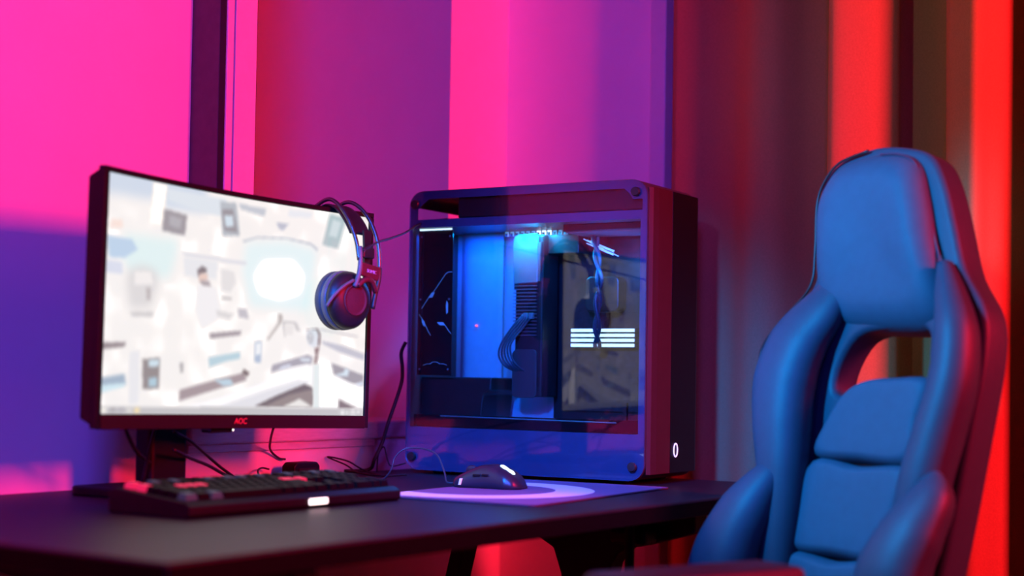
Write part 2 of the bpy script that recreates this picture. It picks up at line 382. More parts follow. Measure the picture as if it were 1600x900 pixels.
SCREEN_ART = [
((.72,.8,.88),[(0,0),(0.374,0),(0.374,0.098),(0.226,0.106),(0.184,0.079),(0,0.086)]),
((.98,.95,.91),[(0.17,0.001),(0.226,0.003),(0.212,0.182),(0.161,0.182)]),
((.8,.86,.9),[(0.226,0.017),(0.451,0.02),(0.451,0.097),(0.374,0.098),(0.229,0.071)]),
((.45,.45,.48),[(0.215,0.108),(0.302,0.12),(0.297,0.212),(0.209,0.207)]),
((.56,.57,.6),[(0.234,0.132),(0.284,0.14),(0.278,0.185),(0.237,0.178)]),
((.58,.64,.68),[(0.426,0.031),(0.489,0.027),(0.507,0.176),(0.441,0.187)]),
((.42,.43,.46),[(0.434,0.067),(0.477,0.058),(0.497,0.161),(0.446,0.161)]),
((.74,.84,.9),[(0.444,0.093),(0.477,0.087),(0.482,0.138),(0.451,0.143)]),
((.66,.71,.76),[(0.497,0.026),(0.604,0.032),(0.599,0.068),(0.507,0.052)]),
((.86,.89,.92),[(0.693,0.018),(0.783,0.012),(0.779,0.043),(0.688,0.052)]),
((.58,.68,.7),[(0.851,0.01),(0.914,0.017),(0.885,0.176),(0.825,0.166)]),
((.76,.82,.84),[(0.863,0.034),(0.895,0.041),(0.88,0.121),(0.848,0.119)]),
((.62,.66,.74),[(0.644,0.089),(0.695,0.084),(0.672,0.122),(0.658,0.118)]),
((.62,.66,.72),[(0.517,0.195),(0.575,0.167),(0.693,0.153),(0.783,0.165),(0.809,0.187),(0.805,0.201),(0.779,0.175),(0.688,0.163),(0.575,0.176),(0.522,0.205)]),
((.84,.94,.95),[(0.531,0.204),(0.688,0.169),(0.801,0.195),(0.792,0.363),(0.787,0.493),(0.556,0.496),(0.522,0.344)]),
((1,1,1),[(0.599,0.274),(0.716,0.254),(0.761,0.322),(0.75,0.416),(0.67,0.457),(0.587,0.437),(0.563,0.353)]),
((.82,.93,.93),[(0.069,0.243),(0.273,0.235),(0.262,0.324),(0.24,0.409),(0.098,0.412),(0.063,0.336)]),
((.62,.76,.88),[(0.003,0.263),(0.098,0.261),(0.121,0.303),(0.069,0.349),(0.015,0.35)]),
((.78,.82,.9),[(0.003,0.362),(0.063,0.363),(0.069,0.415),(0.003,0.414)]),
((.95,.85,.8),[(0.018,0.193),(0.06,0.187),(0.063,0.223),(0.015,0.23)]),
((.8,.82,.86),[(0.289,0.288),(0.539,0.29),(0.531,0.308),(0.294,0.301)]),
((.86,.88,.9),[(0.294,0.306),(0.426,0.306),(0.421,0.386),(0.374,0.392),(0.3,0.388)]),
((.3,.28,.3),[(0.348,0.357),(0.366,0.335),(0.385,0.346),(0.382,0.366),(0.353,0.389)]),
((.86,.72,.66),[(0.356,0.372),(0.387,0.365),(0.39,0.396),(0.372,0.415),(0.356,0.406)]),
((.55,.52,.54),[(0.358,0.4),(0.395,0.398),(0.405,0.433),(0.374,0.44)]),
((.92,.92,.93),[(0.353,0.423),(0.421,0.426),(0.446,0.553),(0.374,0.616),(0.348,0.535)]),
((.84,.84,.84),[(0.439,0.338),(0.489,0.343),(0.497,0.394),(0.477,0.442),(0.444,0.434)]),
((.66,.66,.66),[(0.446,0.462),(0.484,0.464),(0.482,0.476),(0.446,0.474)]),
((.8,.8,.8),[(0.086,0.394),(0.141,0.367),(0.195,0.382),(0.201,0.441),(0.178,0.545),(0.098,0.557),(0.083,0.453)]),
((.92,.91,.9),[(0.112,0.397),(0.173,0.39),(0.184,0.442),(0.112,0.455)]),
((.62,.6,.6),[(0.158,0.461),(0.173,0.46),(0.175,0.511),(0.161,0.512)]),
((.74,.74,.74),[(0.098,0.568),(0.19,0.56),(0.184,0.582),(0.107,0.589)]),
((.66,.66,.7),[(0.507,0.513),(0.541,0.51),(0.551,0.555),(0.514,0.553)]),
((.8,.8,.8),[(0.423,0.527),(0.492,0.538),(0.477,0.565),(0.431,0.555)]),
((.48,.45,.48),[(0.403,0.636),(0.524,0.613),(0.522,0.633),(0.405,0.659)]),
((.6,.76,.82),[(0.403,0.744),(0.522,0.711),(0.522,0.743),(0.472,0.757),(0.405,0.789)]),
((.38,.34,.36),[(0,0.708),(0.089,0.698),(0.086,0.717),(0,0.734)]),
((.48,.6,.7),[(0,0.852),(0.089,0.831),(0.095,0.876),(0,0.893)]),
((.72,.88,.93),[(0,0.883),(0.095,0.87),(0.086,0.886),(0,0.914)]),
((.4,.38,.38),[(0.153,0.767),(0.218,0.756),(0.218,0.889),(0.158,0.895)]),
((.72,.84,.9),[(0.175,0.769),(0.215,0.762),(0.215,0.794),(0.178,0.798)]),
((.55,.72,.8),[(0.178,0.847),(0.209,0.84),(0.212,0.881),(0.181,0.884)]),
((.55,.55,.56),[(0.294,0.774),(0.308,0.771),(0.308,0.818),(0.297,0.818)]),
((.87,.88,.9),[(0.104,0.737),(0.141,0.73),(0.144,0.955),(0.107,0.96)]),
((.5,.44,.46),[(0.297,0.893),(0.539,0.806),(0.551,0.84),(0.297,0.942)]),
((.62,.76,.84),[(0.426,0.844),(0.489,0.836),(0.502,0.865),(0.464,0.872)]),
((.25,.2,.2),[(0.536,0.786),(0.561,0.805),(0.553,0.825),(0.534,0.812)]),
((.56,.66,.78),[(0.578,0.661),(0.604,0.656),(0.604,0.759),(0.578,0.754)]),
((.9,.93,.95),[(0.58,0.666),(0.602,0.662),(0.602,0.715),(0.58,0.725)]),
((.62,.6,.58),[(0.665,0.52),(0.679,0.518),(0.681,0.554),(0.63,0.648),(0.623,0.645),(0.665,0.562)]),
((.72,.72,.72),[(0.679,0.551),(0.734,0.551),(0.752,0.598),(0.734,0.594),(0.725,0.564),(0.693,0.565),(0.695,0.63),(0.691,0.631)]),
((.88,.87,.86),[(0.693,0.568),(0.725,0.57),(0.723,0.616),(0.693,0.619)]),
((.52,.52,.58),[(0.647,0.765),(0.783,0.708),(0.801,0.719),(0.798,0.753),(0.693,0.778),(0.644,0.801)]),
((.78,.82,.9),[(0.681,0.769),(0.716,0.755),(0.72,0.77),(0.67,0.788)]),
((.8,.86,.92),[(0.75,0.726),(0.792,0.726),(0.792,0.742),(0.761,0.741)]),
((.94,.94,.95),[(0.294,0.972),(0.451,0.923),(0.623,0.843),(0.716,0.774),(0.783,0.751),(0.809,0.768),(0.809,0.855),(0.774,0.853),(0.67,0.91),(0.587,0.962)]),
((.84,.85,.88),[(0.451,0.969),(0.623,0.891),(0.75,0.839),(0.783,0.843),(0.774,0.856),(0.67,0.913),(0.587,0.965)]),
((.2,.18,.2),[(0.582,0.962),(0.67,0.907),(0.774,0.85),(0.805,0.867),(0.807,0.954)]),
((.4,.36,.35),[(0.623,0.959),(0.716,0.903),(0.805,0.873),(0.807,0.96)]),
((.88,.88,.86),[(0.693,0.961),(0.756,0.921),(0.807,0.96)]),
((.84,.9,.9),[(0.805,0.75),(0.831,0.755),(0.833,0.969),(0.809,0.969)]),
((.97,.97,.96),[(0.827,0.73),(0.874,0.742),(0.895,0.851),(0.908,0.968),(0.835,0.969)]),
((.82,.86,.9),[(0.776,0.592),(0.796,0.581),(0.818,0.582),(0.827,0.612),(0.825,0.656),(0.805,0.673),(0.783,0.659),(0.776,0.629)]),
((.55,.58,.62),[(0.781,0.604),(0.794,0.597),(0.801,0.621),(0.796,0.652),(0.785,0.65),(0.779,0.629)]),
((.92,.94,.95),[(0.783,0.61),(0.792,0.606),(0.796,0.624),(0.792,0.643),(0.785,0.641)]),
((.35,.38,.42),[(0.785,0.622),(0.792,0.619),(0.792,0.634),(0.787,0.634)]),
((.3,.22,.22),[(0.774,0.587),(0.818,0.576),(0.829,0.606),(0.827,0.662),(0.82,0.668),(0.822,0.612),(0.814,0.585)]),
((.36,.26,.26),[(0.807,0.673),(0.827,0.668),(0.82,0.706),(0.818,0.749),(0.807,0.75),(0.812,0.706)]),
((.72,.72,.75),[(0.827,0.575),(0.974,0.601),(0.97,0.608),(0.827,0.584)]),
((.66,.68,.74),[(0.835,0.636),(0.912,0.653),(1,0.69),(1,0.722),(0.901,0.686),(0.838,0.651)]),
((.48,.48,.52),[(0.874,0.742),(1,0.797),(1,0.846),(0.943,0.839),(0.885,0.798)]),
((.76,.86,.92),[(0.891,0.798),(0.922,0.786),(0.927,0.764),(0.943,0.772),(0.939,0.804),(0.901,0.807)]),
((.78,.84,.92),[(0.966,0.842),(1,0.824),(1,0.846),(0.978,0.854)]),
((.95,.95,.96),[(0.885,0.801),(1,0.863),(1,0.964),(0.901,0.908)]),
((.3,.26,.28),[(0.906,0.921),(0.974,0.964),(0.908,0.968)]),
((.66,.67,.68),[(0,0.969),(1,0.966),(1,1.003),(0,1)]),
((.96,.95,.9),[(0.003,0.974),(0.027,0.974),(0.027,0.992),(0.003,0.992)]),
((.55,.55,.57),[(0.039,0.974),(0.06,0.974),(0.06,0.992),(0.039,0.992)]),
((.6,.6,.63),[(0.069,0.974),(0.092,0.974),(0.092,0.992),(0.069,0.992)]),
((.8,.8,.78),[(0.101,0.973),(0.121,0.973),(0.121,0.992),(0.101,0.992)]),
((.95,.84,.55),[(0.13,0.973),(0.15,0.973),(0.15,0.992),(0.13,0.992)]),
((1,1,1),[(0.908,0.981),(0.916,0.981),(0.916,0.987),(0.908,0.987)]),
((1,1,1),[(0.918,0.975),(0.927,0.974),(0.927,0.997),(0.918,0.997)]),
((1,1,1),[(0.931,0.981),(0.945,0.981),(0.945,0.99),(0.931,0.99)]),
((1,1,1),[(0.953,0.968),(0.97,0.968),(0.97,0.977),(0.953,0.977)]),
((1,1,1),[(0.951,0.984),(0.974,0.984),(0.974,0.994),(0.951,0.994)]),
((1,1,1),[(0.98,0.974),(0.988,0.974),(0.988,0.99),(0.98,0.99)])
]

def poly_mask(U, V, pts):
    ins = np.zeros(U.shape, bool); n = len(pts)
    for i in range(n):
        x0, y0 = pts[i]; x1, y1 = pts[(i + 1) % n]
        if y0 == y1: continue
        c = ((y0 > V) != (y1 > V)) & (U < (x1 - x0) * (V - y0) / (y1 - y0) + x0)
        ins ^= c
    return ins
def blur(a, k):
    for ax in (0, 1):
        b = np.zeros_like(a)
        for d in range(-k, k + 1):
            idx = np.clip(np.arange(a.shape[ax]) + d, 0, a.shape[ax] - 1)
            b += np.take(a, idx, axis=ax)
        a = b / (2 * k + 1)
    return a
NX, NZ = 360, 250
uu, vv = np.meshgrid((np.arange(NX)) / (NX - 1), 1 - (np.arange(NZ)) / (NZ - 1))
img = np.empty((NZ, NX, 3)); img[:] = (0.95, 0.94, 0.925)
rng = np.random.default_rng(3)
soft = rng.normal(0, 1, (NZ // 10 + 1, NX // 10 + 1, 1)).repeat(10, 0).repeat(10, 1)[:NZ, :NX]
img += blur(soft, 9) * 0.012 * np.array([1.1, 0.8, 0.6])
for i, (c, pts) in enumerate(SCREEN_ART):
    mk = poly_mask(uu, vv, pts).astype(float)[..., None]
    big = mk.sum() > 1500 and min(c) > 0.6
    mk = blur(blur(mk, 6), 4) if big and i < 32 else blur(mk, 2)
    img = img * (1 - mk) + np.array(c) * mk
img = np.clip(0.30 + 0.70 * img, 0.02, 1)
lin = np.where(img <= 0.04045, img / 12.92, ((img + 0.055) / 1.055) ** 2.4)
gain = np.clip((img.mean(2, keepdims=True) - 0.955) / 0.03, 0, 1); lin = lin * (1 + 1.3 * gain * gain * (3 - 2 * gain))
mb = MB()
SX0, SX1, SZ0, SZ1 = -HX + 0.0117, HX - 0.0082, ZB + 0.0212, ZT - 0.0082
for j in range(NZ):
    for i in range(NX):
        x = SX0 + (SX1 - SX0) * i / (NX - 1); z = SZ0 + (SZ1 - SZ0) * j / (NZ - 1)
        mb.v.append(tuple(ROLL @ Vector((x, 0.0035 + msag(x), z))))
mb.f = [(j * NX + i, j * NX + i + 1, (j + 1) * NX + i + 1, (j + 1) * NX + i) for j in range(NZ - 1) for i in range(NX - 1)]
sm = bpy.data.materials.new('screen_picture'); sm.use_nodes = True
nt = sm.node_tree; b = nt.nodes['Principled BSDF']
at = nt.nodes.new('ShaderNodeAttribute'); at.attribute_name = 'picture'
b.inputs['Base Color'].default_value = (0.01, 0.01, 0.01, 1); b.inputs['Roughness'].default_value = 0.35
nt.links.new(at.outputs['Color'], b.inputs['Emission Color']); b.inputs['Emission Strength'].default_value = 1.0
me = bpy.data.meshes.new('screen'); me.from_pydata(mb.v, [], mb.f)
ca = me.color_attributes.new('picture', 'FLOAT_COLOR', 'POINT')
ca.data.foreach_set('color', np.concatenate([lin, np.ones((NZ, NX, 1))], 2).astype(np.float32).ravel())
me.materials.append(sm)
so = bpy.data.objects.new('screen', me); COL.objects.link(so); so.parent = mon
so['label'] = 'lit screen showing a bright white laboratory picture and a taskbar'
# stand behind
cs = MB().box(-0.090, -0.008, 0.120, 0.158, 0.012, 0.30); cs.build('stand_column', M['black_plastic'], mon, bevel=0.008, seg=3)
MB().box(-0.085, -0.013, 0.058, 0.122, 0.22, 0.30).build('mounting_arm', M['black_plastic'], mon, bevel=0.006)
MB().prism(rrect(-0.18, 0.10, 0.045, 0.215, 0.03), 'z', 0.0, 0.014).build('stand_base', M['black_plastic'], mon, bevel=0.003)

# ------------------------------------------------------------------ headset hung on the monitor corner
M['hs_black'] = mat('headset_black', (0.010, 0.009, 0.010), 0.45, grain=0.3, grain_scale=300, bump=0.1, bump_scale=1500)
M['hs_wire'] = mat('headset_steel_band', (0.10, 0.10, 0.11), 0.35, 0.9, grain=0.05)
M['hs_grey'] = mat('headset_grey_ring', (0.10, 0.10, 0.10), 0.5, grain=0.1)
M['hs_cushion'] = mat('headset_cushion', (0.05, 0.05, 0.055), 0.6, grain=0.1, bump=0.1)
M['hs_red'] = mat('headset_red', (0.09, 0.005, 0.012), 0.5, grain=0.2, grain_scale=200)
M['hs_mesh'] = mat('headset_red_mesh', (0.06, 0.006, 0.014), 0.6, grain=0.6, grain_scale=900, bump=0.4, bump_scale=1500)
M['hs_print'] = mat('headset_print', (0.5, 0.25, 0.4), 0.5, grain=0.02)
def HM(p): return (p[0] * 1.252, p[1] * 0.935, p[2] * 1.07 - 0.0137)
hs = thing('headset', (-0.418, 2.442, DZ), rad(56.6), 'black and red headset hanging over the top right corner of the monitor', 'headset')
AR1 = [(0.160, 0.095, 0.37), (0.160, 0.088, 0.41), (0.163, 0.062, 0.452), (0.167, 0.028, 0.474), (0.169, 0.004, 0.470), (0.170, -0.022, 0.445), (0.171, -0.042, 0.410), (0.170, -0.052, 0.376)]
AR2 = [(0.200, 0.095, 0.37), (0.200, 0.088, 0.41), (0.203, 0.062, 0.452), (0.207, 0.028, 0.474), (0.210, 0.000, 0.470), (0.213, -0.028, 0.445), (0.214, -0.048, 0.405), (0.212, -0.055, 0.362)]
AR1, AR2 = [HM(p) for p in AR1], [HM(p) for p in AR2]
MB().tube(AR1, 0.0035, 12).build('headband', M['hs_wire'], hs, smooth=True)
MB().tube(AR2, 0.0035, 12).build('headband', M['hs_wire'], hs, smooth=True)
def HP(q): return (q[0] * 1.252, q[1] * 1.07 - 0.0137)
def between(f, pts1, pts2, off):
    a, b2 = curve(pts1, 6), curve(pts2, 6)
    out = []
    for p, q in zip(a, b2):
        p = np.array(p); q = np.array(q); out.append((p * (1 - f) + q * f) + np.array((0, off[0], off[1])))
    return out
sl, sr = between(0.06, AR1, AR2, (0.006, -0.007)), between(0.94, AR1, AR2, (0.006, -0.007))
def ribbon(a, b2, t=(0, 0.002, -0.002)):
    mb = MB(); n = len(a)
    for p, q in zip(a, b2):
        for v in (p, q, np.array(q) + t, np.array(p) + t): mb.v.append(tuple(v))
    for i in range(n - 1):
        for k in range(4): mb.f.append((i * 4 + k, i * 4 + (k + 1) % 4, i * 4 + 4 + (k + 1) % 4, i * 4 + 4 + k))
    mb.f += [(0, 1, 2, 3), (n * 4 - 4, n * 4 - 1, n * 4 - 2, n * 4 - 3)]
    return mb
k1 = int(len(sl) * 0.80)
ribbon(sl[6:k1], sr[6:k1]).build('suspension_strap', M['hs_black'], hs, smooth=False)
def quadplate(x0, x1, z0, z1, y, t=0.006, sl_=0.0):
    return MB().box(x0, x1, y, y + t, z0, z1)
# narrow strap, clip, badge and yoke in front
MB().prism([HP(q) for q in [(0.187, 0.425), (0.205, 0.425), (0.201, 0.395), (0.199, 0.335), (0.190, 0.335), (0.189, 0.395)]], 'y', -0.041, -0.037).build('elastic_strap', M['hs_black'], hs)
MB().box(0.223, 0.254, -0.050, -0.038, 0.393, 0.412).build('strap_clip', M['hs_black'], hs, bevel=0.003, label='ribbed black strap clip')
bd = MB().prism([HP(q) for q in [(0.170, 0.352), (0.171, 0.373), (0.212, 0.367), (0.213, 0.345), (0.192, 0.346)]], 'y', -0.055, -0.048).build('brand_badge', M['hs_red'], hs, bevel=0.002, label='dark red badge with a small brand name')
text_part('brand_name', 'SOMIC', 0.0085, M['hs_print'], bd, (0.239, -0.0555, 0.3700), (rad(90), 0.10, 0))
MB().tube([HM(p) for p in [(0.171, -0.052, 0.398), (0.171, -0.054, 0.375), (0.166, -0.056, 0.352), (0.158, -0.056, 0.333)]], 0.0042, 10).build('yoke', M['hs_grey'], hs, smooth=True)
MB().tube([HM(p) for p in [(0.212, -0.055, 0.366), (0.209, -0.056, 0.345), (0.203, -0.056, 0.325), (0.199, -0.054, 0.300)]], 0.0042, 10).build('yoke', M['hs_black'], hs, smooth=True)
MB().tube([HM(p) for p in [(0.163, -0.057, 0.335), (0.176, -0.060, 0.345), (0.190, -0.060, 0.343), (0.201, -0.058, 0.328)]], 0.005, 10).build('red_bridge', M['hs_red'], hs, smooth=True)
def ear_cup(y, s, x, z, ax):
    e = MB().lathe([(-0.0009, 0.0238), (0.0, 0.0367), (0.0038, 0.0454), (0.0095, 0.0502), (0.019, 0.0502), (0.0228, 0.0464)], (x, y, z), ax, 48).build('ear_cushion', M['hs_cushion'], hs, smooth=True)
    MB().lathe([(0.0218, 0.0432), (0.0223, 0.0491), (0.0247, 0.0508), (0.0323, 0.0502), (0.0347, 0.0475)], (x, y, z), ax, 48).build('cup_ring', M['hs_grey'], hs, smooth=True, label='grey ring behind the ear cup')
    sh = MB().lathe([(0.0342, 0.0432), (0.0347, 0.0491), (0.0399, 0.0491), (0.0494, 0.0421), (0.0541, 0.0313), (0.0551, 0.0275)], (x, y, z), ax, 48).build('ear_cup', M['hs_black'], hs, smooth=True)
    MB().lathe([(0.0537, 0.027), (0.057, 0.0265), (0.0575, 0.0243), (0.0556, 0.0232), (0.056, 0.0205), (0.0575, 0.0)], (x, y, z), ax, 40).build('mesh_disc', M['hs_mesh'], sh, smooth=True, label='dark red mesh disc in the middle of the ear cup')
    return sh
ear_cup(0.006, -1, 0.210, 0.320, (-0.10, -1, 0))
ear_cup(0.060, 1, 0.220, 0.328, (0, 1, 0))
MB().tube([HM(p) for p in [(0.118, -0.037, 0.300), (0.124, -0.045, 0.316), (0.138, -0.052, 0.332), (0.156, -0.056, 0.343)]], 0.0028, 8).build('yoke_wire', M['hs_grey'], hs, smooth=True)
# its cable, running to the top of the computer case
tag(MB().tube([(-0.232, 2.39, 1.138), (-0.221, 2.489, 1.160), (-0.211, 2.617, 1.178), (-0.199, 2.809, 1.206), (-0.191, 3.038, 1.243), (-0.172, 3.089, 1.256), (-0.134, 3.115, 1.264)], 0.0021, 8).build('headset_cable', M['cable'], smooth=True),
    'thin black cable from the headset to the top of the computer case', 'cable')

# ------------------------------------------------------------------ keyboard
M['kb_case'] = mat('keyboard_case', (0.004, 0.0035, 0.005), 0.5, spec=0.2, grain=0.2)
M['key'] = mat('keycap', (0.003, 0.0025, 0.004), 0.55, spec=0.08, grain=0.2, bump=0.05, bump_scale=1500)
M['key_red'] = mat('keycap_red_lit', (0.10, 0.005, 0.01), 0.5, emit=(1.0, 0.02, 0.12), strength=0.75, grain=0.02)
M['key_blue'] = mat('keycap_legend_blue', (0.006, 0.008, 0.012), 0.5, emit=(0.08, 0.35, 0.9), strength=0.06, grain=0.02)
kb = thing('keyboard', W(1.425, 1.513, DZ), TH, 'black mechanical keyboard with red glowing keys under the monitor', 'keyboard')
KW, KD = 0.442, 0.160
def kprof(x): return [(0.0, 0.004), (0.006, 0.0), (KD, 0.0), (KD, 0.030), (KD - 0.012, 0.034), (0.012, 0.022), (0.0, 0.016)]
MB().prism(kprof(0), 'x', 0, KW).build('case', M['kb_case'], kb, bevel=0.002)
kc = MB(); kc.box(-.0082, .0082, -.0082, .0082, 0, .002)
tmpl = {}
def key_mesh(w):
    if w not in tmpl:
        h = w * 0.0193 / 2 - 0.0009; d = 0.0087
        vs = [(-h, -d, 0), (h, -d, 0), (h, d, 0), (-h, d, 0), (-h + .002, -d + .002, .0085), (h - .002, -d + .002, .0085), (h - .002, d - .001, .0088), (-h + .002, d - .001, .0088)]
        me = bpy.data.meshes.new('key'); me.from_pydata(vs, [], [(0, 3, 2, 1), (4, 5, 6, 7), (0, 1, 5, 4), (1, 2, 6, 5), (2, 3, 7, 6), (3, 0, 4, 7)])
        tmpl[w] = me
    return tmpl[w]
rows = [
    [1.25, 1.25, 1.25, 6.25, 1.25, 1.25, 1.25, 1.25, .25, 1, 1, 1, .25, 2, 1, 1],
    [2.25] + [1] * 10 + [2.75, .25, -1, 1, -1, .25, 1, 1, 1, 1],
    [1.75] + [1] * 11 + [2.25, .25, -1, -1, -1, .25, 1, 1, 1, -1],
    [1.5] + [1] * 12 + [1.5, .25, 1, 1, 1, .25, 1, 1, 1, 1],
    [1] * 13 + [2, .25, 1, 1, 1, .25, 1, 1, 1, 1],
    [1, -1, 1, 1, 1, 1, -.5, 1, 1, 1, 1, -.5, 1, 1, 1, 1, .25, 1, 1, 1, .25, 1, 1, 1, 1]]
unit = (KW - 0.018) / 22.5
for r, row in enumerate(rows):
    x = 0.009; y = 0.026 + r * 0.0203 + (0.004 if r == 5 else 0); z = 0.0225 + 0.012 * (y - 0.012) / (KD - 0.024)
    for k, w in enumerate(row):
        wd = abs(w) * unit
        if w > 0 and w != .25:
            me = key_mesh(w)
            o = bpy.data.objects.new('key', me); COL.objects.link(o); o.parent = kb
            o.location = (x + wd / 2, y, z); o.rotation_euler = (0.095, 0, 0); o.scale = (unit / 0.0193, 1, 1)
            red = (r in (4, 5) and k == 0) or (r == 3 and 2 <= k <= 4) or (r == 3 and k in (13, 14, 15)) or (r == 4 and k == 14)
            blu = (r == 5 and k > 0 and k % 2 == 0) or (r == 0 and k in (0, 2)) 
            if not me.materials: me.materials.append(M['key'])
            if red or blu:
                o.material_slots[0].link = 'OBJECT'; o.material_slots[0].material = M['key_red' if red else 'key_blue']
                if red: o['label'] = 'key glowing red'
        x += wd
MB().prism([(0.232, .0055), (0.272, .0055), (0.272, .0145), (0.232, .0145)], 'y', -0.0022, 0.002).build('status_light', M['white_led'], kb, bevel=0.002, label='white glowing badge on the front edge')

# ------------------------------------------------------------------ mouse pad and mouse
pm_ = bpy.data.materials.new('printed_pad_cloth'); pm_.use_nodes = True
nt = pm_.node_tree; b = nt.nodes['Principled BSDF']; b.inputs['Roughness'].default_value = 0.8
tc = nt.nodes.new('ShaderNodeTexCoord'); sep = nt.nodes.new('ShaderNodeVectorMath'); sep.operation = 'SUBTRACT'; sep.inputs[1].default_value = (0.225, 0.235, 0)
fl = nt.nodes.new('ShaderNodeVectorMath'); fl.operation = 'MULTIPLY'; fl.inputs[1].default_value = (1, 1, 0)
ln = nt.nodes.new('ShaderNodeVectorMath'); ln.operation = 'LENGTH'
rp = nt.nodes.new('ShaderNodeValToRGB'); rp.color_ramp.interpolation = 'CONSTANT'
dark, pale = (0.16, 0.10, 0.22, 1), (0.78, 0.74, 0.82, 1)
el = rp.color_ramp.elements
el[0].position = 0; el[0].color = dark; el[1].position = 0.131; el[1].color = pale
e = el.new(0.197); e.color = dark
nt.links.new(tc.outputs['Object'], sep.inputs[0]); nt.links.new(sep.outputs[0], fl.inputs[0]); nt.links.new(fl.outputs[0], ln.inputs[0])
nt.links.new(ln.outputs['Value'], rp.inputs['Fac']); nt.links.new(rp.outputs['Color'], b.inputs['Base Color'])
PA = rad(60.2)
pad = thing('mouse_pad', (0.038, 2.3106, DZ), PA, 'dark mouse pad printed with a pale ring, under the mouse', 'mouse pad')
PL, PD = 0.500, 0.300
MB().prism(rrect(0.002, PL - .002, 0.002, PD - .002, 0.012), 'z', 0.0, 0.0034).build('cloth', pm_, pad)
edge = [(p[0], p[1], 0.0018) for p in rrect(0.001, PL - .001, 0.001, PD - .001, 0.012)]
MB().sweep(edge, [(0.0019, 0.0019)] * len(edge), 8, closed=True).build('stitched_edge', mat('pad_stitching', (0.05, 0.03, 0.06), 0.8, grain=0.3, grain_scale=900), pad, smooth=True)

M['mouse'] = mat('mouse_shell', (0.022, 0.018, 0.028), 0.32, grain=0.1, bump=0.03, bump_scale=1200)
M['mouse_led'] = mat('mouse_logo_light', (0.8, 0.9, 0.9), 0.4, emit=(0.55, 0.95, 1.0), strength=3.0, grain=0.01)
M['mouse_slit'] = mat('mouse_side_light', (0.6, 0.6, 0.7), 0.4, emit=(0.55, 0.5, 0.8), strength=0.55, grain=0.01)
MA = math.atan2(-0.0486, 0.115)
mouse = thing('mouse', (-0.089, 2.683, DZ + 0.0034), MA, 'black gaming mouse with a glowing logo on the mouse pad', 'mouse')
ML = 0.123
def m_w(t): return float(np.interp(t, [0, .04, .15, .35, .55, .8, .93, 1], [.022, .0265, .030, .029, .0305, .034, .029, .017]))
def m_h(t): return float(np.interp(t, [0, .05, .2, .4, .55, .7, .85, .95, 1], [.016, .019, .029, .0385, .0405, .0375, .028, .017, .008]))
mb = MB(); NT, NS = 36, 28
for i in range(NT):
    t = i / (NT - 1); w, h = m_w(t), m_h(t)
    for k in range(NS):
        a = math.pi * k / (NS - 1); c, s = math.cos(a), math.sin(a)
        mb.v.append((t * ML, w * math.copysign(abs(c) ** 0.62, c) * (0.93 + 0.07 * (1 - s)), 0.001 + h * abs(s) ** 0.62))
for i in range(NT - 1):
    for k in range(NS - 1): mb.f.append((i * NS + k, (i + 1) * NS + k, (i + 1) * NS + k + 1, i * NS + k + 1))
    mb.f.append((i * NS, i * NS + NS - 1, (i + 1) * NS + NS - 1, (i + 1) * NS))
mb.f += [tuple(range(NS)), tuple(range((NT - 1) * NS, NT * NS))[::-1]]
mb.build('shell', M['mouse'], mouse, smooth=True)
MB().lathe([(-.004, .0085), (-.003, .0105), (.003, .0105), (.004, .0085)], (0.026, 0, 0.027), (0, 1, 0), 24).build('scroll_wheel', M['mouse'], mouse, smooth=True)
lg = []
for q in [(-.013, .004), (-.010, .008), (-.004, .0065), (.002, .0035), (.008, .006), (.013, .003), (.012, -.005), (.006, -.0065), (0, -.004), (-.006, -.006), (-.012, -.003)]:
    t = 0.78 + q[0] / ML
    lg.append((t * ML, -0.008 + q[1], 0.001 + m_h(t) * (1 - (abs(-0.008 + q[1]) / m_w(t)) ** 3.2) ** 0.31))
lb = MB(); n_ = len(lg)
c_ = np.mean(np.array(lg), 0)
lb.v = [tuple(np.array(p) + (0, 0, 0.0012)) for p in lg] + [tuple(np.array(p) - (0, 0, 0.002)) for p in lg] + [tuple(c_ + (0, 0, 0.0022))]
lb.f = [(i, (i + 1) % n_, 2 * n_) for i in range(n_)] + [(i, (i + 1) % n_, (i + 1) % n_ + n_, i + n_) for i in range(n_)]
lb.build('logo_light', M['mouse_led'], mouse, label='glowing pale logo on the palm rest')
MB().prism([(0.0145, 0.005), (0.0185, 0.005), (0.0210, 0.016), (0.0170, 0.016)], 'y', -0.0318, -0.026).build('side_light', M['mouse_slit'], mouse, label='small lit slit near the nose')
MB().prism([(0.040, 0.020), (0.054, 0.021), (0.055, 0.025), (0.041, 0.0245)], 'y', -0.0312, -0.026).build('side_button', M['black_gloss'], mouse, bevel=0.001)
MB().prism([(0.057, 0.0212), (0.070, 0.0212), (0.070, 0.025), (0.058, 0.0252)], 'y', -0.0318, -0.026).build('side_button', M['black_gloss'], mouse, bevel=0.001)
Mi = (Matrix.Translation((-0.089, 2.683, DZ + 0.0034)) @ Matrix.Rotation(MA, 4, 'Z')).inverted()
cabw = [(-0.082, 2.69, 0.762), (-0.108, 2.704, 0.758), (-0.116, 2.732, 0.776), (-0.13, 2.764, 0.802), (-0.15, 2.789, 0.811), (-0.178, 2.809, 0.813), (-0.197, 2.809, 0.808), (-0.21, 2.809, 0.794), (-0.217, 2.809, 0.771), (-0.235, 2.834, 0.753), (-0.27, 2.898, 0.7525)]
MB().tube([tuple(Mi @ Vector(p)) for p in cabw], 0.0016, 8).build('cord', M['cable_braid'], mouse, smooth=True)
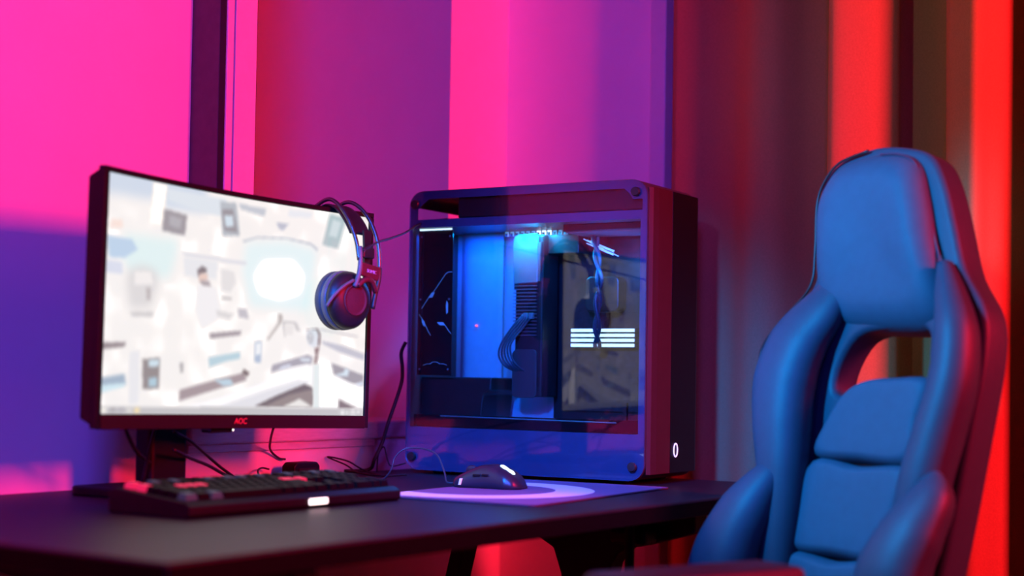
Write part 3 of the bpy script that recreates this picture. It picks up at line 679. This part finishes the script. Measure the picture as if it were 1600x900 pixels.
# ------------------------------------------------------------------ computer case
M['case'] = mat('case_painted_steel', (0.05, 0.05, 0.055), 0.38, 0.2, grain=0.05)
M['case_frame'] = mat('case_side_frame', (0.05, 0.09, 0.20), 0.4, 0.3, grain=0.04)  # blue of the room light mixed into the frame's grey
M['case_lit_strip'] = mat('case_front_red_lit', (0.036, 0.018, 0.018), 0.5, spec=0.2, grain=0.05)  # red lamp light put into the strip's colour
M['case_front'] = mat('case_front_shaded', (0.004, 0.004, 0.005), 0.35, spec=0.15, grain=0.05)  # shaded rest of the same front, shade put into the colour
M['case_glass'] = glass('tinted_side_glass', (0.86, 0.88, 0.92), (0.95, 0.84, 0.70), 1.43)
M['tray'] = mat('tray_painted_steel', (0.34, 0.36, 0.42), 0.55, grain=0.04)
M['pc_dark'] = mat('pc_black_part', (0.012, 0.012, 0.014), 0.4, grain=0.15)
M['acrylic'] = mat('black_acrylic', (0.008, 0.008, 0.010), 0.12, grain=0.05)
M['marking'] = mat('etched_marking', (0.30, 0.42, 0.52), 0.35, emit=(0.05, 0.22, 0.45), strength=0.35, grain=0.02)  # reflected blue light put in as a weak glow
M['silver'] = mat('anodised_shroud', (0.22, 0.28, 0.32), 0.38, 0.6, grain=0.05)
M['fin'] = mat('heatsink_fin', (0.22, 0.25, 0.28), 0.35, 0.8, grain=0.05)
M['led_strip'] = mat('led_bead', (0.8, 0.9, 1), 0.4, emit=(0.65, 0.9, 1.0), strength=2.2, grain=0.01)
M['led_dim'] = mat('led_bead_dim', (0.5, 0.6, 0.7), 0.4, emit=(0.2, 0.5, 0.8), strength=0.5, grain=0.01)
M['ram_light'] = mat('memory_light_bar', (0.8, 0.9, 1), 0.4, emit=(0.60, 0.88, 1.0), strength=1.7, grain=0.01)
M['glint'] = mat('glowing_glint', (0.5, 0.6, 0.9), 0.3, emit=(0.25, 0.45, 1.0), strength=1.1, grain=0.01)  # LED reflections put in as glowing streaks
M['ring'] = mat('power_ring', (0.8, 0.8, 0.9), 0.4, emit=(0.62, 0.55, 1.0), strength=1.6, grain=0.01)
M['dot_red'] = mat('red_led', (0.9, 0.1, 0.1), 0.4, emit=(1.0, 0.12, 0.14), strength=2.0, grain=0.01)
M['sleeve'] = mat('sleeved_cable', (0.03, 0.05, 0.07), 0.4, grain=0.4, grain_scale=500)
M['pcb'] = mat('mainboard', (0.010, 0.012, 0.014), 0.45, grain=0.6, grain_scale=120)
pc = thing('computer_case', (0.2435, 2.8085, DZ), rad(-30.8), 'large glass sided computer case lit blue inside, on the right of the desk', 'computer')
SCALE[:] = [1.054, 0.77, 1.0]
CL, CD, CB, CT = 0.500, 0.290, 0.0075, 0.5635
# shell: a strip bent round bottom, front and top, open above the rear plate
R_ = 0.030
outer = [(-CL, 0.505), (-CL, CB + R_)]
def arc(cx, cz, a0, a1, r, n=8): return [(cx + r * math.cos(rad(a0 + (a1 - a0) * k / n)), cz + r * math.sin(rad(a0 + (a1 - a0) * k / n))) for k in range(n + 1)]
outer = [(-CL, 0.500)] + arc(-CL + R_, CB + R_, 180, 270, R_) + arc(-R_, CB + R_, 270, 360, R_) + arc(-R_, CT - R_, 0, 90, R_) + arc(-CL + R_, CT - R_, 90, 180, R_)
th = 0.004
inner = [(-CL + th, 0.500)] + arc(-CL + R_, CB + R_, 180, 270, R_ - th) + arc(-R_, CB + R_, 270, 360, R_ - th) + arc(-R_, CT - R_, 0, 90, R_ - th) + arc(-CL + R_, CT - R_, 90, 180, R_ - th)
sh = MB()
n = len(outer)
for (p, q) in zip(outer, inner):
    sh.v += [(p[0], 0.0082, p[1]), (q[0], 0.0082, q[1]), (q[0], CD - .004, q[1]), (p[0], CD - .004, p[1])]
for i in range(n - 1):
    for k in range(4): sh.f.append((i * 4 + k, i * 4 + (k + 1) % 4, i * 4 + 4 + (k + 1) % 4, i * 4 + 4 + k))
sh.f += [(0, 1, 2, 3), (n * 4 - 4, n * 4 - 1, n * 4 - 2, n * 4 - 3)]
sh.build('outer_shell', M['case'], pc, smooth=False)
holed_plate('far_side_panel', rrect(-CL, 0, CB, CT, R_), [], CD - 0.004, CD, M['case'], pc)
# front cover wrapped over the shell: red light painted into strip, shade into panel
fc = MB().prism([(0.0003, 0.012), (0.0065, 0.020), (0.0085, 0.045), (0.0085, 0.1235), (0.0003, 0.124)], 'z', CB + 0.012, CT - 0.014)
fc.build('front_lit_strip', M['case_lit_strip'], pc, bevel=0.0008, smooth=False)
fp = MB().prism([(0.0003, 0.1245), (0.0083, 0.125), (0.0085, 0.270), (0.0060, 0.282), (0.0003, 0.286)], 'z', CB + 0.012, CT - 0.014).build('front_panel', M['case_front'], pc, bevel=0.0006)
MB().sweep([(0.0088, 0.155 + 0.0105 * math.cos(2 * math.pi * k / 32), 0.062 + 0.0125 * math.sin(2 * math.pi * k / 32)) for k in range(32)], [(0.0012, 0.0012)] * 32, 8, closed=True).build('power_ring', M['ring'], fp, smooth=True, label='glowing violet ring of the power button')
# side frame with two openings, glass pane, four knurled knobs
up = [(-0.484, 0.5065), (-0.484, 0.528), (-0.467, 0.541), (-0.458, 0.5475), (-0.046, 0.5475), (-0.036, 0.539), (-0.028, 0.527), (-0.009, 0.527), (-0.009, 0.5065)]
lo = [(-0.494, 0.093), (-0.494, 0.490), (-0.0125, 0.490), (-0.0125, 0.093)]
holed_plate('side_frame', rrect(-CL, 0, CB, CT, R_), [up, lo], 0.004, 0.008, M['case_frame'], pc)
holed_plate('glass_panel', rrect(-CL, 0.0, CB, CT, R_), [], 0.0, 0.003, M['case_glass'], pc)
for x, z in ((-0.486, 0.538), (-0.0205, 0.540), (-0.484, 0.034), (-0.0205, 0.034)):
    MB().lathe([(0, 0.0085), (0.006, 0.0085), (0.009, 0.0075), (0.0092, 0.004)], (x, -0.0002, z), (0, -1, 0), 20).build('knob', M['pc_dark'], pc)
for x in (-0.44, -0.06):
    for y in (0.05, 0.245): MB().cyl((x, y, 0.0), (x, y, CB - 0.0005), 0.017, 0.020).build('foot', M['pc_dark'], pc)
# inside
MB().box(-0.495, -0.005, 0.010, CD - 0.005, 0.4905, 0.5015).build('upper_divider', M['case'], pc)
MB().box(-0.40, -0.012, 0.020, 0.270, 0.508, 0.552).build('radiator', M['pc_dark'], pc, bevel=0.003)
MB().box(-0.495, -0.270, 0.225, 0.230, 0.0925, 0.490).build('back_tray', M['tray'], pc)
tp = MB()
pts = curve([(-0.494, 0.235), (-0.47, 0.212), (-0.44, 0.205), (-0.38, 0.2045)], 6)
tp.prism(list(pts) + [(p[0], p[1] + 0.003) for p in pts][::-1], 'z', 0.0925, 0.490)
tp.build('side_baffle', M['tray'], pc, smooth=False)
MB().box(-0.270, -0.008, 0.222, 0.228, 0.0925, 0.490).build('back_tray', M['pc_dark'], pc)
MB().box(-0.245, -0.030, 0.214, 0.2215, 0.13, 0.47).build('mainboard', M['pcb'], pc)
# dark acrylic plate with etched circuit lines
pl = MB().box(-0.4925, -0.4145, 0.030, 0.034, 0.196, 0.4855).build('acrylic_plate', M['acrylic'], pc, bevel=0.0008)
for x, z in ((-0.486, 0.474), (-0.421, 0.474), (-0.486, 0.348), (-0.421, 0.348), (-0.486, 0.208), (-0.421, 0.208)):
    MB().cyl((x, 0.0285, z), (x, 0.0299, z), 0.0021, seg=10).build('screw', M['silver'], pl)
def mark(pts, w=0.0009):
    mb = MB()
    for p, q in zip(pts, pts[1:]):
        p, q = Vector((p[0], p[1])), Vector((q[0], q[1])); t = (q - p).normalized() * w * .5; s = Vector((-t.y, t.x))
        c = [p - t + s, p - t - s, q + t - s, q + t + s]
        mb.prism([tuple(v) for v in c], 'y', 0.0292, 0.0299)
    mb.build('etched_line', M['marking'], pl)
def patch(pts): MB().prism(pts, 'y', 0.0292, 0.0299).build('etched_patch', M['marking'], pl)
mark([(-0.483, 0.330), (-0.466, 0.354), (-0.458, 0.361), (-0.430, 0.398), (-0.424, 0.402), (-0.4155, 0.402)])
patch([(-0.468, 0.351), (-0.461, 0.361), (-0.454, 0.362), (-0.459, 0.352)])
mark([(-0.489, 0.318), (-0.478, 0.304), (-0.468, 0.285), (-0.462, 0.276)])
patch([(-0.482, 0.302), (-0.482, 0.309), (-0.476, 0.303), (-0.475, 0.293), (-0.479, 0.296)])
patch([(-0.428, 0.335), (-0.4265, 0.345), (-0.4235, 0.340), (-0.4235, 0.322), (-0.4265, 0.318)])
patch([(-0.448, 0.302), (-0.434, 0.302), (-0.429, 0.296), (-0.441, 0.296)])
mark([(-0.430, 0.297), (-0.421, 0.285), (-0.4155, 0.279)])
mark([(-0.478, 0.2155), (-0.470, 0.2185), (-0.462, 0.2185), (-0.456, 0.2225), (-0.446, 0.2225), (-0.440, 0.2190), (-0.431, 0.2190), (-0.424, 0.2165)], 0.0007)
MB().box(-0.489, -0.4165, 0.026, 0.029, 0.4865, 0.4893).build('light_strip', M['led_strip'], pc)
# power supply shroud low at the rear, bottom tray rail
MB().prism([(-0.494, 0.0935), (-0.494, 0.193), (-0.335, 0.193), (-0.337, 0.168), (-0.352, 0.160), (-0.360, 0.0935)], 'y', 0.055, 0.203).build('power_supply_shroud', M['pc_dark'], pc, bevel=0.003)
MB().box(-0.492, -0.014, 0.020, 0.026, 0.0935, 0.118).build('bottom_rail', M['acrylic'], pc)
MB().cyl((-0.43, 0.0175, 0.1155), (-0.06, 0.0175, 0.1125), 0.0012, seg=8).build('rail_rod', M['silver'], pc)
MB().box(-0.494, -0.013, 0.027, 0.2035, 0.0925, 0.0934).build('chamber_floor', M['tray'], pc)
MB().box(-0.060, -0.052, 0.05, 0.06, 0.0936, 0.150).build('cable_comb', M['pc_dark'], pc); MB().box(-0.030, -0.022, 0.05, 0.06, 0.0936, 0.150).build('cable_comb', M['pc_dark'], pc)
# graphics card standing upright, seen from its end
gx0, gx1, gy0, gy1 = -0.3195, -0.2650, 0.115, 0.200
gpu = MB().box(gx0 + .004, gx1 + .010, gy0 + 0.006, gy1, 0.156, 0.478).build('graphics_card', M['pc_dark'], pc, bevel=0.004, seg=3)
sh_ = curve([(gx0 + .002, 0.380), (gx0, 0.44), (gx0 + .001, 0.468), (gx0 + .008, 0.478), (gx0 + .03, 0.4795), (gx1 - .004, 0.4795)], 4)
MB().prism([tuple(p) for p in sh_] + [(gx1, 0.476), (gx1, 0.382)], 'y', gy0, gy0 + 0.0055).build('end_shroud', M['silver'], gpu, bevel=0.0015, label='bright metal end of the graphics card')
MB().box(gx1 + .0005, gx1 + .0055, gy0 + .0005, gy0 + .0055, 0.385, 0.462).build('shroud_edge', M['fin'], gpu)
for k in range(15):
    z = 0.277 + k * 0.0070
    MB().box(gx0 + .002, gx1 - .002, gy0 - .001, gy0 + .0055, z, z + 0.0022).build('fin', M['fin'], gpu)
lw_ = [(p[0], p[1]) for p in rrect(gx0 + .002, gx1, 0.154, 0.250, 0.010)]
MB().prism(lw_, 'y', gy0, gy0 + .0055).build('lower_shroud', M['case'], gpu, bevel=0.001)
MB().box(gx0 + .006, gx1 - .004, gy0 - .001, gy0 - .0001, 0.175, 0.222).build('lower_plate', M['case'], gpu)
MB().box(-0.262, -0.190, 0.145, 0.200, 0.440, 0.478).build('card_bracket', M['pc_dark'], pc, bevel=0.002)
MB().box(gx0 - .012, gx0 - .002, 0.150, 0.160, 0.37, 0.45).build('card_connector', M['pc_dark'], pc, bevel=0.002)
for k in range(5):
    o = 0.0052 * k
    MB().tube([(-0.292 + o, 0.108, 0.318), (-0.309 + o, 0.096 + .002 * k, 0.295), (-0.330 + o, 0.090, 0.262), (-0.337 + 1.3 * o, 0.092, 0.238), (-0.327 + 1.3 * o, 0.098, 0.218), (-0.312 + o, 0.116, 0.207)], 0.0021, 8).build('power_lead', M['sleeve'], gpu, smooth=True)
for k in (0, 1): MB().box(-0.291 + .012 * k, -0.282 + .012 * k, 0.105, 0.114, 0.310, 0.322).build('plug', M['silver'], gpu, bevel=0.001)
# memory sticks with light bars
for k in range(4):
    z = 0.2570 + k * 0.0098
    st = MB().box(-0.222, -0.086, 0.190, 0.2135, z - .0008, z + .0068).build('memory_stick', M['pc_dark'], pc)
    MB().box(-0.2205, -0.0885, 0.187, 0.1898, z, z + .0060).build('light_bar', M['ram_light'], st, label='white glowing bar of a memory stick')
# processor cooler block, twisted leads
MB().prism(rrect(-0.185, -0.115, 0.325, 0.395, 0.012), 'y', 0.170, 0.2138).build('cooler_block', M['pc_dark'], pc, bevel=0.003)
ax = curve([(-0.150, 0.130, 0.470), (-0.138, 0.110, 0.430), (-0.128, 0.098, 0.385), (-0.130, 0.096, 0.340), (-0.136, 0.110, 0.290), (-0.150, 0.150, 0.255)], 10)
for ph in (0, math.pi):
    P = [(p[0] + 0.0045 * math.cos(i * 0.33 + ph), p[1] + 0.0045 * math.sin(i * 0.33 + ph), p[2]) for i, p in enumerate(ax)]
    MB().sweep(P, [(0.0042, 0.0042)] * len(P), 8).build('twisted_lead', M['sleeve'], pc, smooth=True)
# LED strip under the divider, fan grille and painted LED glints on the right
for k in range(12):
    x = -0.362 + k * 0.0118
    b_ = MB().box(x, x + 0.0072, 0.170, 0.174, 0.480, 0.4895).build('led_bead', M['led_strip' if k in (6, 7, 8) else 'led_dim'], pc)
    MB().box(x + .0012, x + .0060, 0.168, 0.1698, 0.4795, 0.4860).build('led_cap', M['pc_dark'], b_)
fan = MB().box(-0.190, -0.014, 0.060, 0.200, 0.476, 0.4902).build('top_fan_frame', M['pc_dark'], pc, bevel=0.002)
for k in range(9):
    MB().box(-0.186, -0.018, 0.066 + k * 0.0148, 0.070 + k * 0.0148, 0.4735, 0.4758).build('grille_bar', M['fin'], fan)
for k in range(8):
    x0, z0 = -0.176 + 0.0055 * (k % 4), 0.4665 - 0.0045 * (k // 2) * .8 - 0.002 * (k % 2)
    MB().cyl((x0, 0.135 + .004 * k, z0), (x0 + 0.048 + .004 * (k % 3), 0.118 + .004 * k, z0 - 0.022), 0.0009, seg=6).build('glint_streak', M['glint'], fan)
MB().cyl((-0.438, 0.200, 0.300), (-0.438, 0.2035, 0.300), 0.0022, seg=10).build('red_indicator', M['dot_red'], pc)
# lights of the case itself and an added fill
PCM = Matrix.Translation((0.2435, 2.8085, DZ)) @ Matrix.Rotation(rad(-30.8), 4, 'Z') @ Matrix.Diagonal((1.054, 0.77, 1.0, 1.0))
def pc_light(name, p, tgt, col, e, sx, sy):
    return area_lamp(name, PCM @ Vector(p), PCM @ Vector(tgt), col, e, sx, sy)
pc_light('case_strip_light', (-0.40, 0.12, 0.484), (-0.40, 0.14, 0.2), (0.0, 0.085, 1.0), 1.6, 0.14, 0.03)
pc_light('case_light', (-0.28, 0.09, 0.486), (-0.29, 0.11, 0.2), (0.0, 0.45, 1.0), 1.5, 0.10, 0.02)
pc_light('case_fill_light', (-0.10, 0.05, 0.405), (-0.10, 0.14, 0.48), (0.0, 0.2, 1.0), 0.7, 0.10, 0.03)  # added fill hanging in the chamber, brightens the grille

SCALE[:] = [1.0, 1.0, 1.0]
# ------------------------------------------------------------------ loose cables
def cable(name, pts, r, label, cat='cable', m='cable'):
    return tag(MB().tube(pts, r, 8).build(name, M[m], smooth=True), label, cat)
cable('power_cord', [(-0.214, 3.102, 1.012), (-0.223, 3.105, 0.990), (-0.220, 3.102, 0.960), (-0.221, 3.083, 0.925), (-0.243, 3.064, 0.851), (-0.254, 3.064, 0.812), (-0.268, 3.051, 0.778), (-0.280, 3.060, 0.7565), (-0.325, 3.035, 0.7545)], 0.0038, 'thick black cord hanging down behind the left side of the computer case', 'cord')
cable('thin_loop_cable', [(-0.20, 2.981, 0.7525), (-0.242, 2.949, 0.7525), (-0.29, 2.974, 0.755), (-0.321, 3.013, 0.768), (-0.357, 3.013, 0.783), (-0.320, 3.028, 0.775), (-0.296, 3.045, 0.760), (-0.27, 3.013, 0.7525), (-0.236, 2.943, 0.7525)], 0.0017, 'thin black cable with a loop sticking out left, on the desk between monitor and case')
cable('wavy_cable', [(-0.265, 3.075, 0.7520), (-0.262, 3.064, 0.785), (-0.251, 3.064, 0.802), (-0.242, 3.051, 0.776), (-0.233, 3.045, 0.765), (-0.205, 3.032, 0.772)], 0.0014, 'thin black cable standing in a small arch beside the case')
hub = thing('usb_hub', W(2.15, 1.985, DZ), TH, 'small black adapter box lying on the desk behind the keyboard', 'adapter')
MB().prism([(-0.036, 0.0), (0.036, 0.0), (0.036, 0.022), (0.028, 0.029), (-0.028, 0.029), (-0.036, 0.022)], 'y', -0.016, 0.016).build('body', M['black_plastic'], hub, bevel=0.003)
MB().prism([(-0.027, 0.006), (0.027, 0.006), (0.023, 0.018), (-0.023, 0.018)], 'y', -0.0175, -0.0165).build('front_plate', M['chin'], hub, label='dark red glossy front plate')
HI = (Matrix.Translation(W(2.15, 1.985, DZ)) @ Matrix.Rotation(TH, 4, 'Z')).inverted()
def lead(name, pts, r): MB().tube([tuple(HI @ Vector(p)) for p in pts], r, 8).build(name, M['cable'], hub, smooth=True)
lead('cord', [(-0.412, 2.681, 0.852), (-0.437, 2.809, 0.825), (-0.447, 2.872, 0.802), (-0.436, 2.906, 0.785), (-0.425, 2.916, 0.7825)], 0.0022)
lead('lead', [(-0.448, 2.869, 0.766), (-0.460, 2.858, 0.769), (-0.464, 2.838, 0.764), (-0.452, 2.81, 0.7535), (-0.430, 2.79, 0.7525)], 0.0018)
lead('lead', [(-0.396, 2.959, 0.762), (-0.381, 2.954, 0.758), (-0.362, 2.911, 0.7535), (-0.33, 2.86, 0.7525)], 0.0018)
cable('monitor_cable', [(-0.575, 2.298, 0.885), (-0.578, 2.311, 0.86), (-0.579, 2.349, 0.838), (-0.576, 2.387, 0.817), (-0.566, 2.426, 0.80)], 0.0032, 'black cable drooping below the left side of the monitor')
cable('monitor_cable', [(-0.545, 2.364, 0.86), (-0.556, 2.385, 0.832), (-0.566, 2.4, 0.80), (-0.575, 2.413, 0.7675), (-0.58, 2.464, 0.7675)], 0.0026, 'black cable running down just left of the monitor stand')
cable('monitor_cable', [(-0.53, 2.426, 0.85), (-0.518, 2.489, 0.834), (-0.511, 2.579, 0.809), (-0.503, 2.681, 0.780), (-0.484, 2.745, 0.7545)], 0.0026, 'upper of two black cables sloping right from the monitor stand')
cable('monitor_cable', [(-0.53, 2.426, 0.822), (-0.517, 2.489, 0.806), (-0.505, 2.579, 0.789), (-0.497, 2.681, 0.768), (-0.480, 2.732, 0.7545)], 0.0030, 'lower of two black cables sloping right from the monitor stand')

# ------------------------------------------------------------------ gaming chair
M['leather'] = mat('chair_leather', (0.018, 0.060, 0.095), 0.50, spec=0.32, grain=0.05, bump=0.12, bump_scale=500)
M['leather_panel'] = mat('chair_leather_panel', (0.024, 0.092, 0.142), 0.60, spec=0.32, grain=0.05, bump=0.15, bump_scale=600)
M['piping'] = mat('chair_piping', (0.05, 0.02, 0.05), 0.5, grain=0.1)
M['chair_plastic'] = mat('chair_black_plastic', (0.012, 0.012, 0.014), 0.45, grain=0.1)
CHX, CHY = 0.573, 2.22
SCALE[:] = [1.10, 0.80, 0.94]
chair = thing('gaming_chair', (CHX, CHY, 0), rad(-56.7), 'racing style gaming chair with blue lit leather and an open gap below the headrest', 'chair')
SR, CR = math.sin(rad(10)), math.cos(rad(10))
CM = Matrix(((1, 0, 0, 0), (0, CR, SR, 0), (0, -SR, CR, 0.798), (0, 0, 0, 1)))   # back plane: x lateral, -y forward, z up the back
def onback(mb):
    mb.v = [tuple(CM @ Vector(p)) for p in mb.v]; return mb
# shell behind the cushions
shell = [(-0.233, 0.432), (-0.247, 0.538), (-0.238, 0.573), (-0.207, 0.600), (-0.147, 0.614), (-0.085, 0.606), (-0.040, 0.586), (-0.012, 0.54), (0.014, 0.468), (0.040, 0.392), (0.079, 0.328), (0.088, 0.258), (0.080, 0.148), (0.068, 0.01), (0.052, -0.12), (0.03, -0.24), (-0.24, -0.24), (-0.262, -0.10), (-0.256, -0.02), (-0.301, 0.099), (-0.323, 0.202), (-0.334, 0.266), (-0.293, 0.318), (-0.243, 0.372)]
hole = [(-0.100, 0.302), (-0.05, 0.302), (-0.012, 0.300), (-0.006, 0.26), (-0.006, 0.217), (-0.06, 0.200), (-0.150, 0.192), (-0.172, 0.205), (-0.165, 0.250), (-0.14, 0.290)]
ho = curve(hole, 3, True); so_ = curve(shell, 4, True)
hp = holed_plate('back_shell', so_, [ho], 0.015, 0.085, M['leather'], chair, bevel=0.022, seg=5, smooth=True, xf=CM)
def cushion(name, outline, h, base, rings=9, round_=0.35, m='leather_panel', sub=5, dish=0.0, label=None, back=0.02, lean=None):
    return onback(MB().pad(curve(outline, sub, True), h, base, back, rings, round_, dish, lean)).build(name, M[m], chair, smooth=True, label=label)
cushion('headrest', [(-0.228, 0.520), (-0.222, 0.439), (-0.218, 0.380), (-0.205, 0.330), (-0.165, 0.306), (-0.090, 0.300), (-0.02, 0.300), (0.010, 0.316), (0.014, 0.350), (-0.004, 0.426), (-0.028, 0.513), (-0.052, 0.572), (-0.092, 0.597), (-0.150, 0.600), (-0.200, 0.582)],
        0.046, 0.010, round_=0.34, dish=0.012, back=0.03, lean=lambda z: 0.034 * max(0.0, (0.45 - z) / 0.15) ** 1.4 + 0.02 * max(0.0, (z - 0.53) / 0.07) ** 2)
def bolster(name, pts, w, t, m='leather', power=0.9, label=None):
    P = curve(pts, 6); k = np.linspace(0, 1, len(P)); kk = np.linspace(0, 1, len(w))
    rads = [(float(np.interp(a, kk, w)), float(np.interp(a, kk, t))) for a in k]
    return onback(MB().sweep(P, rads, 24, side=(0, 1, 0), power=power)).build(name, M[m], chair, smooth=True, label=label)
bolster('side_bolster', [(-0.175, 0.010, 0.385), (-0.198, -0.004, 0.330), (-0.226, -0.020, 0.272), (-0.236, -0.030, 0.205), (-0.228, -0.034, 0.130), (-0.216, -0.034, 0.05), (-0.213, -0.028, -0.05), (-0.22, -0.02, -0.16)],
        [.024, .040, .050, .052, .046, .038, .032, .03], [.016, .032, .044, .050, .050, .046, .04, .03])
bolster('side_bolster', [(0.016, 0.004, 0.400), (0.036, -0.004, 0.350), (0.058, -0.014, 0.290), (0.064, -0.018, 0.215), (0.052, -0.022, 0.130), (0.040, -0.026, 0.05), (0.028, -0.02, -0.05), (0.015, -0.01, -0.16)],
        [.010, .020, .028, .030, .032, .033, .033, .03], [.016, .030, .040, .044, .046, .046, .04, .03])
cushion('back_cushion', [(-0.095, 0.213), (-0.045, 0.219), (0.022, 0.215), (0.018, 0.150), (0.006, 0.0835), (-0.093, 0.0810), (-0.176, 0.0860), (-0.160, 0.143), (-0.130, 0.192)], 0.030, 0.006, round_=0.22, label='upper panel of the seat back')
cushion('back_cushion', [(-0.176, 0.0795), (-0.090, 0.0750), (0.006, 0.0775), (0.0, 0.008), (-0.020, -0.069), (-0.118, -0.0740), (-0.208, -0.0700), (-0.206, -0.01)], 0.032, 0.006, round_=0.22, label='middle panel of the seat back')
cushion('back_cushion', [(-0.206, -0.076), (-0.114, -0.080), (-0.025, -0.075), (-0.03, -0.16), (-0.05, -0.235), (-0.125, -0.24), (-0.20, -0.235), (-0.214, -0.16)], 0.034, 0.004, round_=0.22, label='lowest panel of the seat back')
bolster('lower_wing', [(-0.204, -0.03, 0.080), (-0.222, -0.055, 0.038), (-0.244, -0.078, -0.02), (-0.264, -0.092, -0.09), (-0.272, -0.095, -0.16), (-0.262, -0.09, -0.23)],
        [.008, .026, .042, .050, .054, .05], [.010, .032, .046, .054, .056, .05])
bolster('lower_wing', [(0.060, -0.035, 0.070), (0.078, -0.060, 0.030), (0.066, -0.085, -0.03), (0.052, -0.100, -0.09), (0.045, -0.10, -0.16), (0.04, -0.09, -0.23)],
        [.010, .030, .044, .050, .050, .045], [.010, .034, .046, .05, .05, .05])
# piping along the right edge of the headrest and bolster
pp = [(-0.118, -0.004, 0.592), (-0.085, -0.002, 0.588), (-0.055, 0.0, 0.570), (-0.034, 0.004, 0.520), (-0.008, 0.006, 0.440), (0.018, 0.002, 0.380), (0.052, -0.008, 0.322), (0.074, -0.018, 0.270), (0.078, -0.02, 0.20), (0.070, -0.02, 0.12)]
onback(MB().tube(pp, 0.0022, 8)).build('piping', M['piping'], chair, smooth=True, label='dark red piping along the right edge')
pl_ = [(-0.150, 0.006, 0.606), (-0.207, 0.008, 0.592), (-0.236, 0.010, 0.560), (-0.246, 0.012, 0.520), (-0.240, 0.014, 0.440), (-0.242, 0.014, 0.378), (-0.290, 0.012, 0.322), (-0.328, 0.012, 0.268), (-0.318, 0.012, 0.202), (-0.296, 0.012, 0.100), (-0.262, 0.012, 0.0)]
onback(MB().tube(pl_, 0.0024, 8)).build('piping', M['chair_plastic'], chair, smooth=True, label='black piping along the left edge')
# seat, armrests, base
def rbox(name, x0, x1, y0, y1, z0, z1, m, bev, rz=0):
    return MB().box(x0, x1, y0, y1, z0, z1).build(name, M[m], chair, bevel=bev, seg=4, smooth=False)
rbox('seat', -0.34, 0.09, -0.50, 0.02, 0.40, 0.50, 'leather_panel', 0.03)
rbox('seat_bolster', -0.39, -0.335, -0.48, -0.02, 0.42, 0.535, 'leather', 0.022)
rbox('seat_bolster', 0.10, 0.15, -0.48, -0.02, 0.42, 0.535, 'leather', 0.022)
for x, y0, y1, z in ((-0.345, -0.36, -0.08, 0.640), (0.092, -0.775, -0.42, 0.762)):
    rbox('armrest', x - 0.042, x + 0.042, y0, y1, z - 0.030, z, 'leather', 0.012)
    ym = max(y0 + 0.14, -0.50)
    rbox('armrest_post', x - 0.02, x + 0.02, ym - 0.03, ym + 0.03, 0.385, z - 0.0305, 'chair_plastic', 0.006)
MB().box(0.072, 0.112, -0.56, -0.20, 0.375, 0.3995).build('armrest_bracket', M['chair_plastic'], chair, bevel=0.004)
MB().box(-0.37, 0.112, -0.26, -0.20, 0.375, 0.3995).build('seat_frame', M['chair_plastic'], chair, bevel=0.004)
MB().cyl((-0.125, -0.23, 0.10), (-0.125, -0.23, 0.3745), 0.028).build('gas_lift', M['chair_plastic'], chair)
for k in range(5):
    a = rad(72 * k + 52); c, s = math.cos(a), math.sin(a)
    lg_ = MB().sweep([(-0.125 + c * .02, -0.23 + s * .02, 0.11), (-0.125 + c * .30, -0.23 + s * .30, 0.075)], [(.03, .022), (.018, .014)], 12, side=(0, 0, 1)).build('base_leg', M['chair_plastic'], chair)
    MB().cyl((-0.125 + c * .30 - s * .02, -0.23 + s * .30 + c * .02, 0.03), (-0.125 + c * .30 + s * .02, -0.23 + s * .30 - c * .02, 0.03), 0.03).build('caster', M['chair_plastic'], lg_)
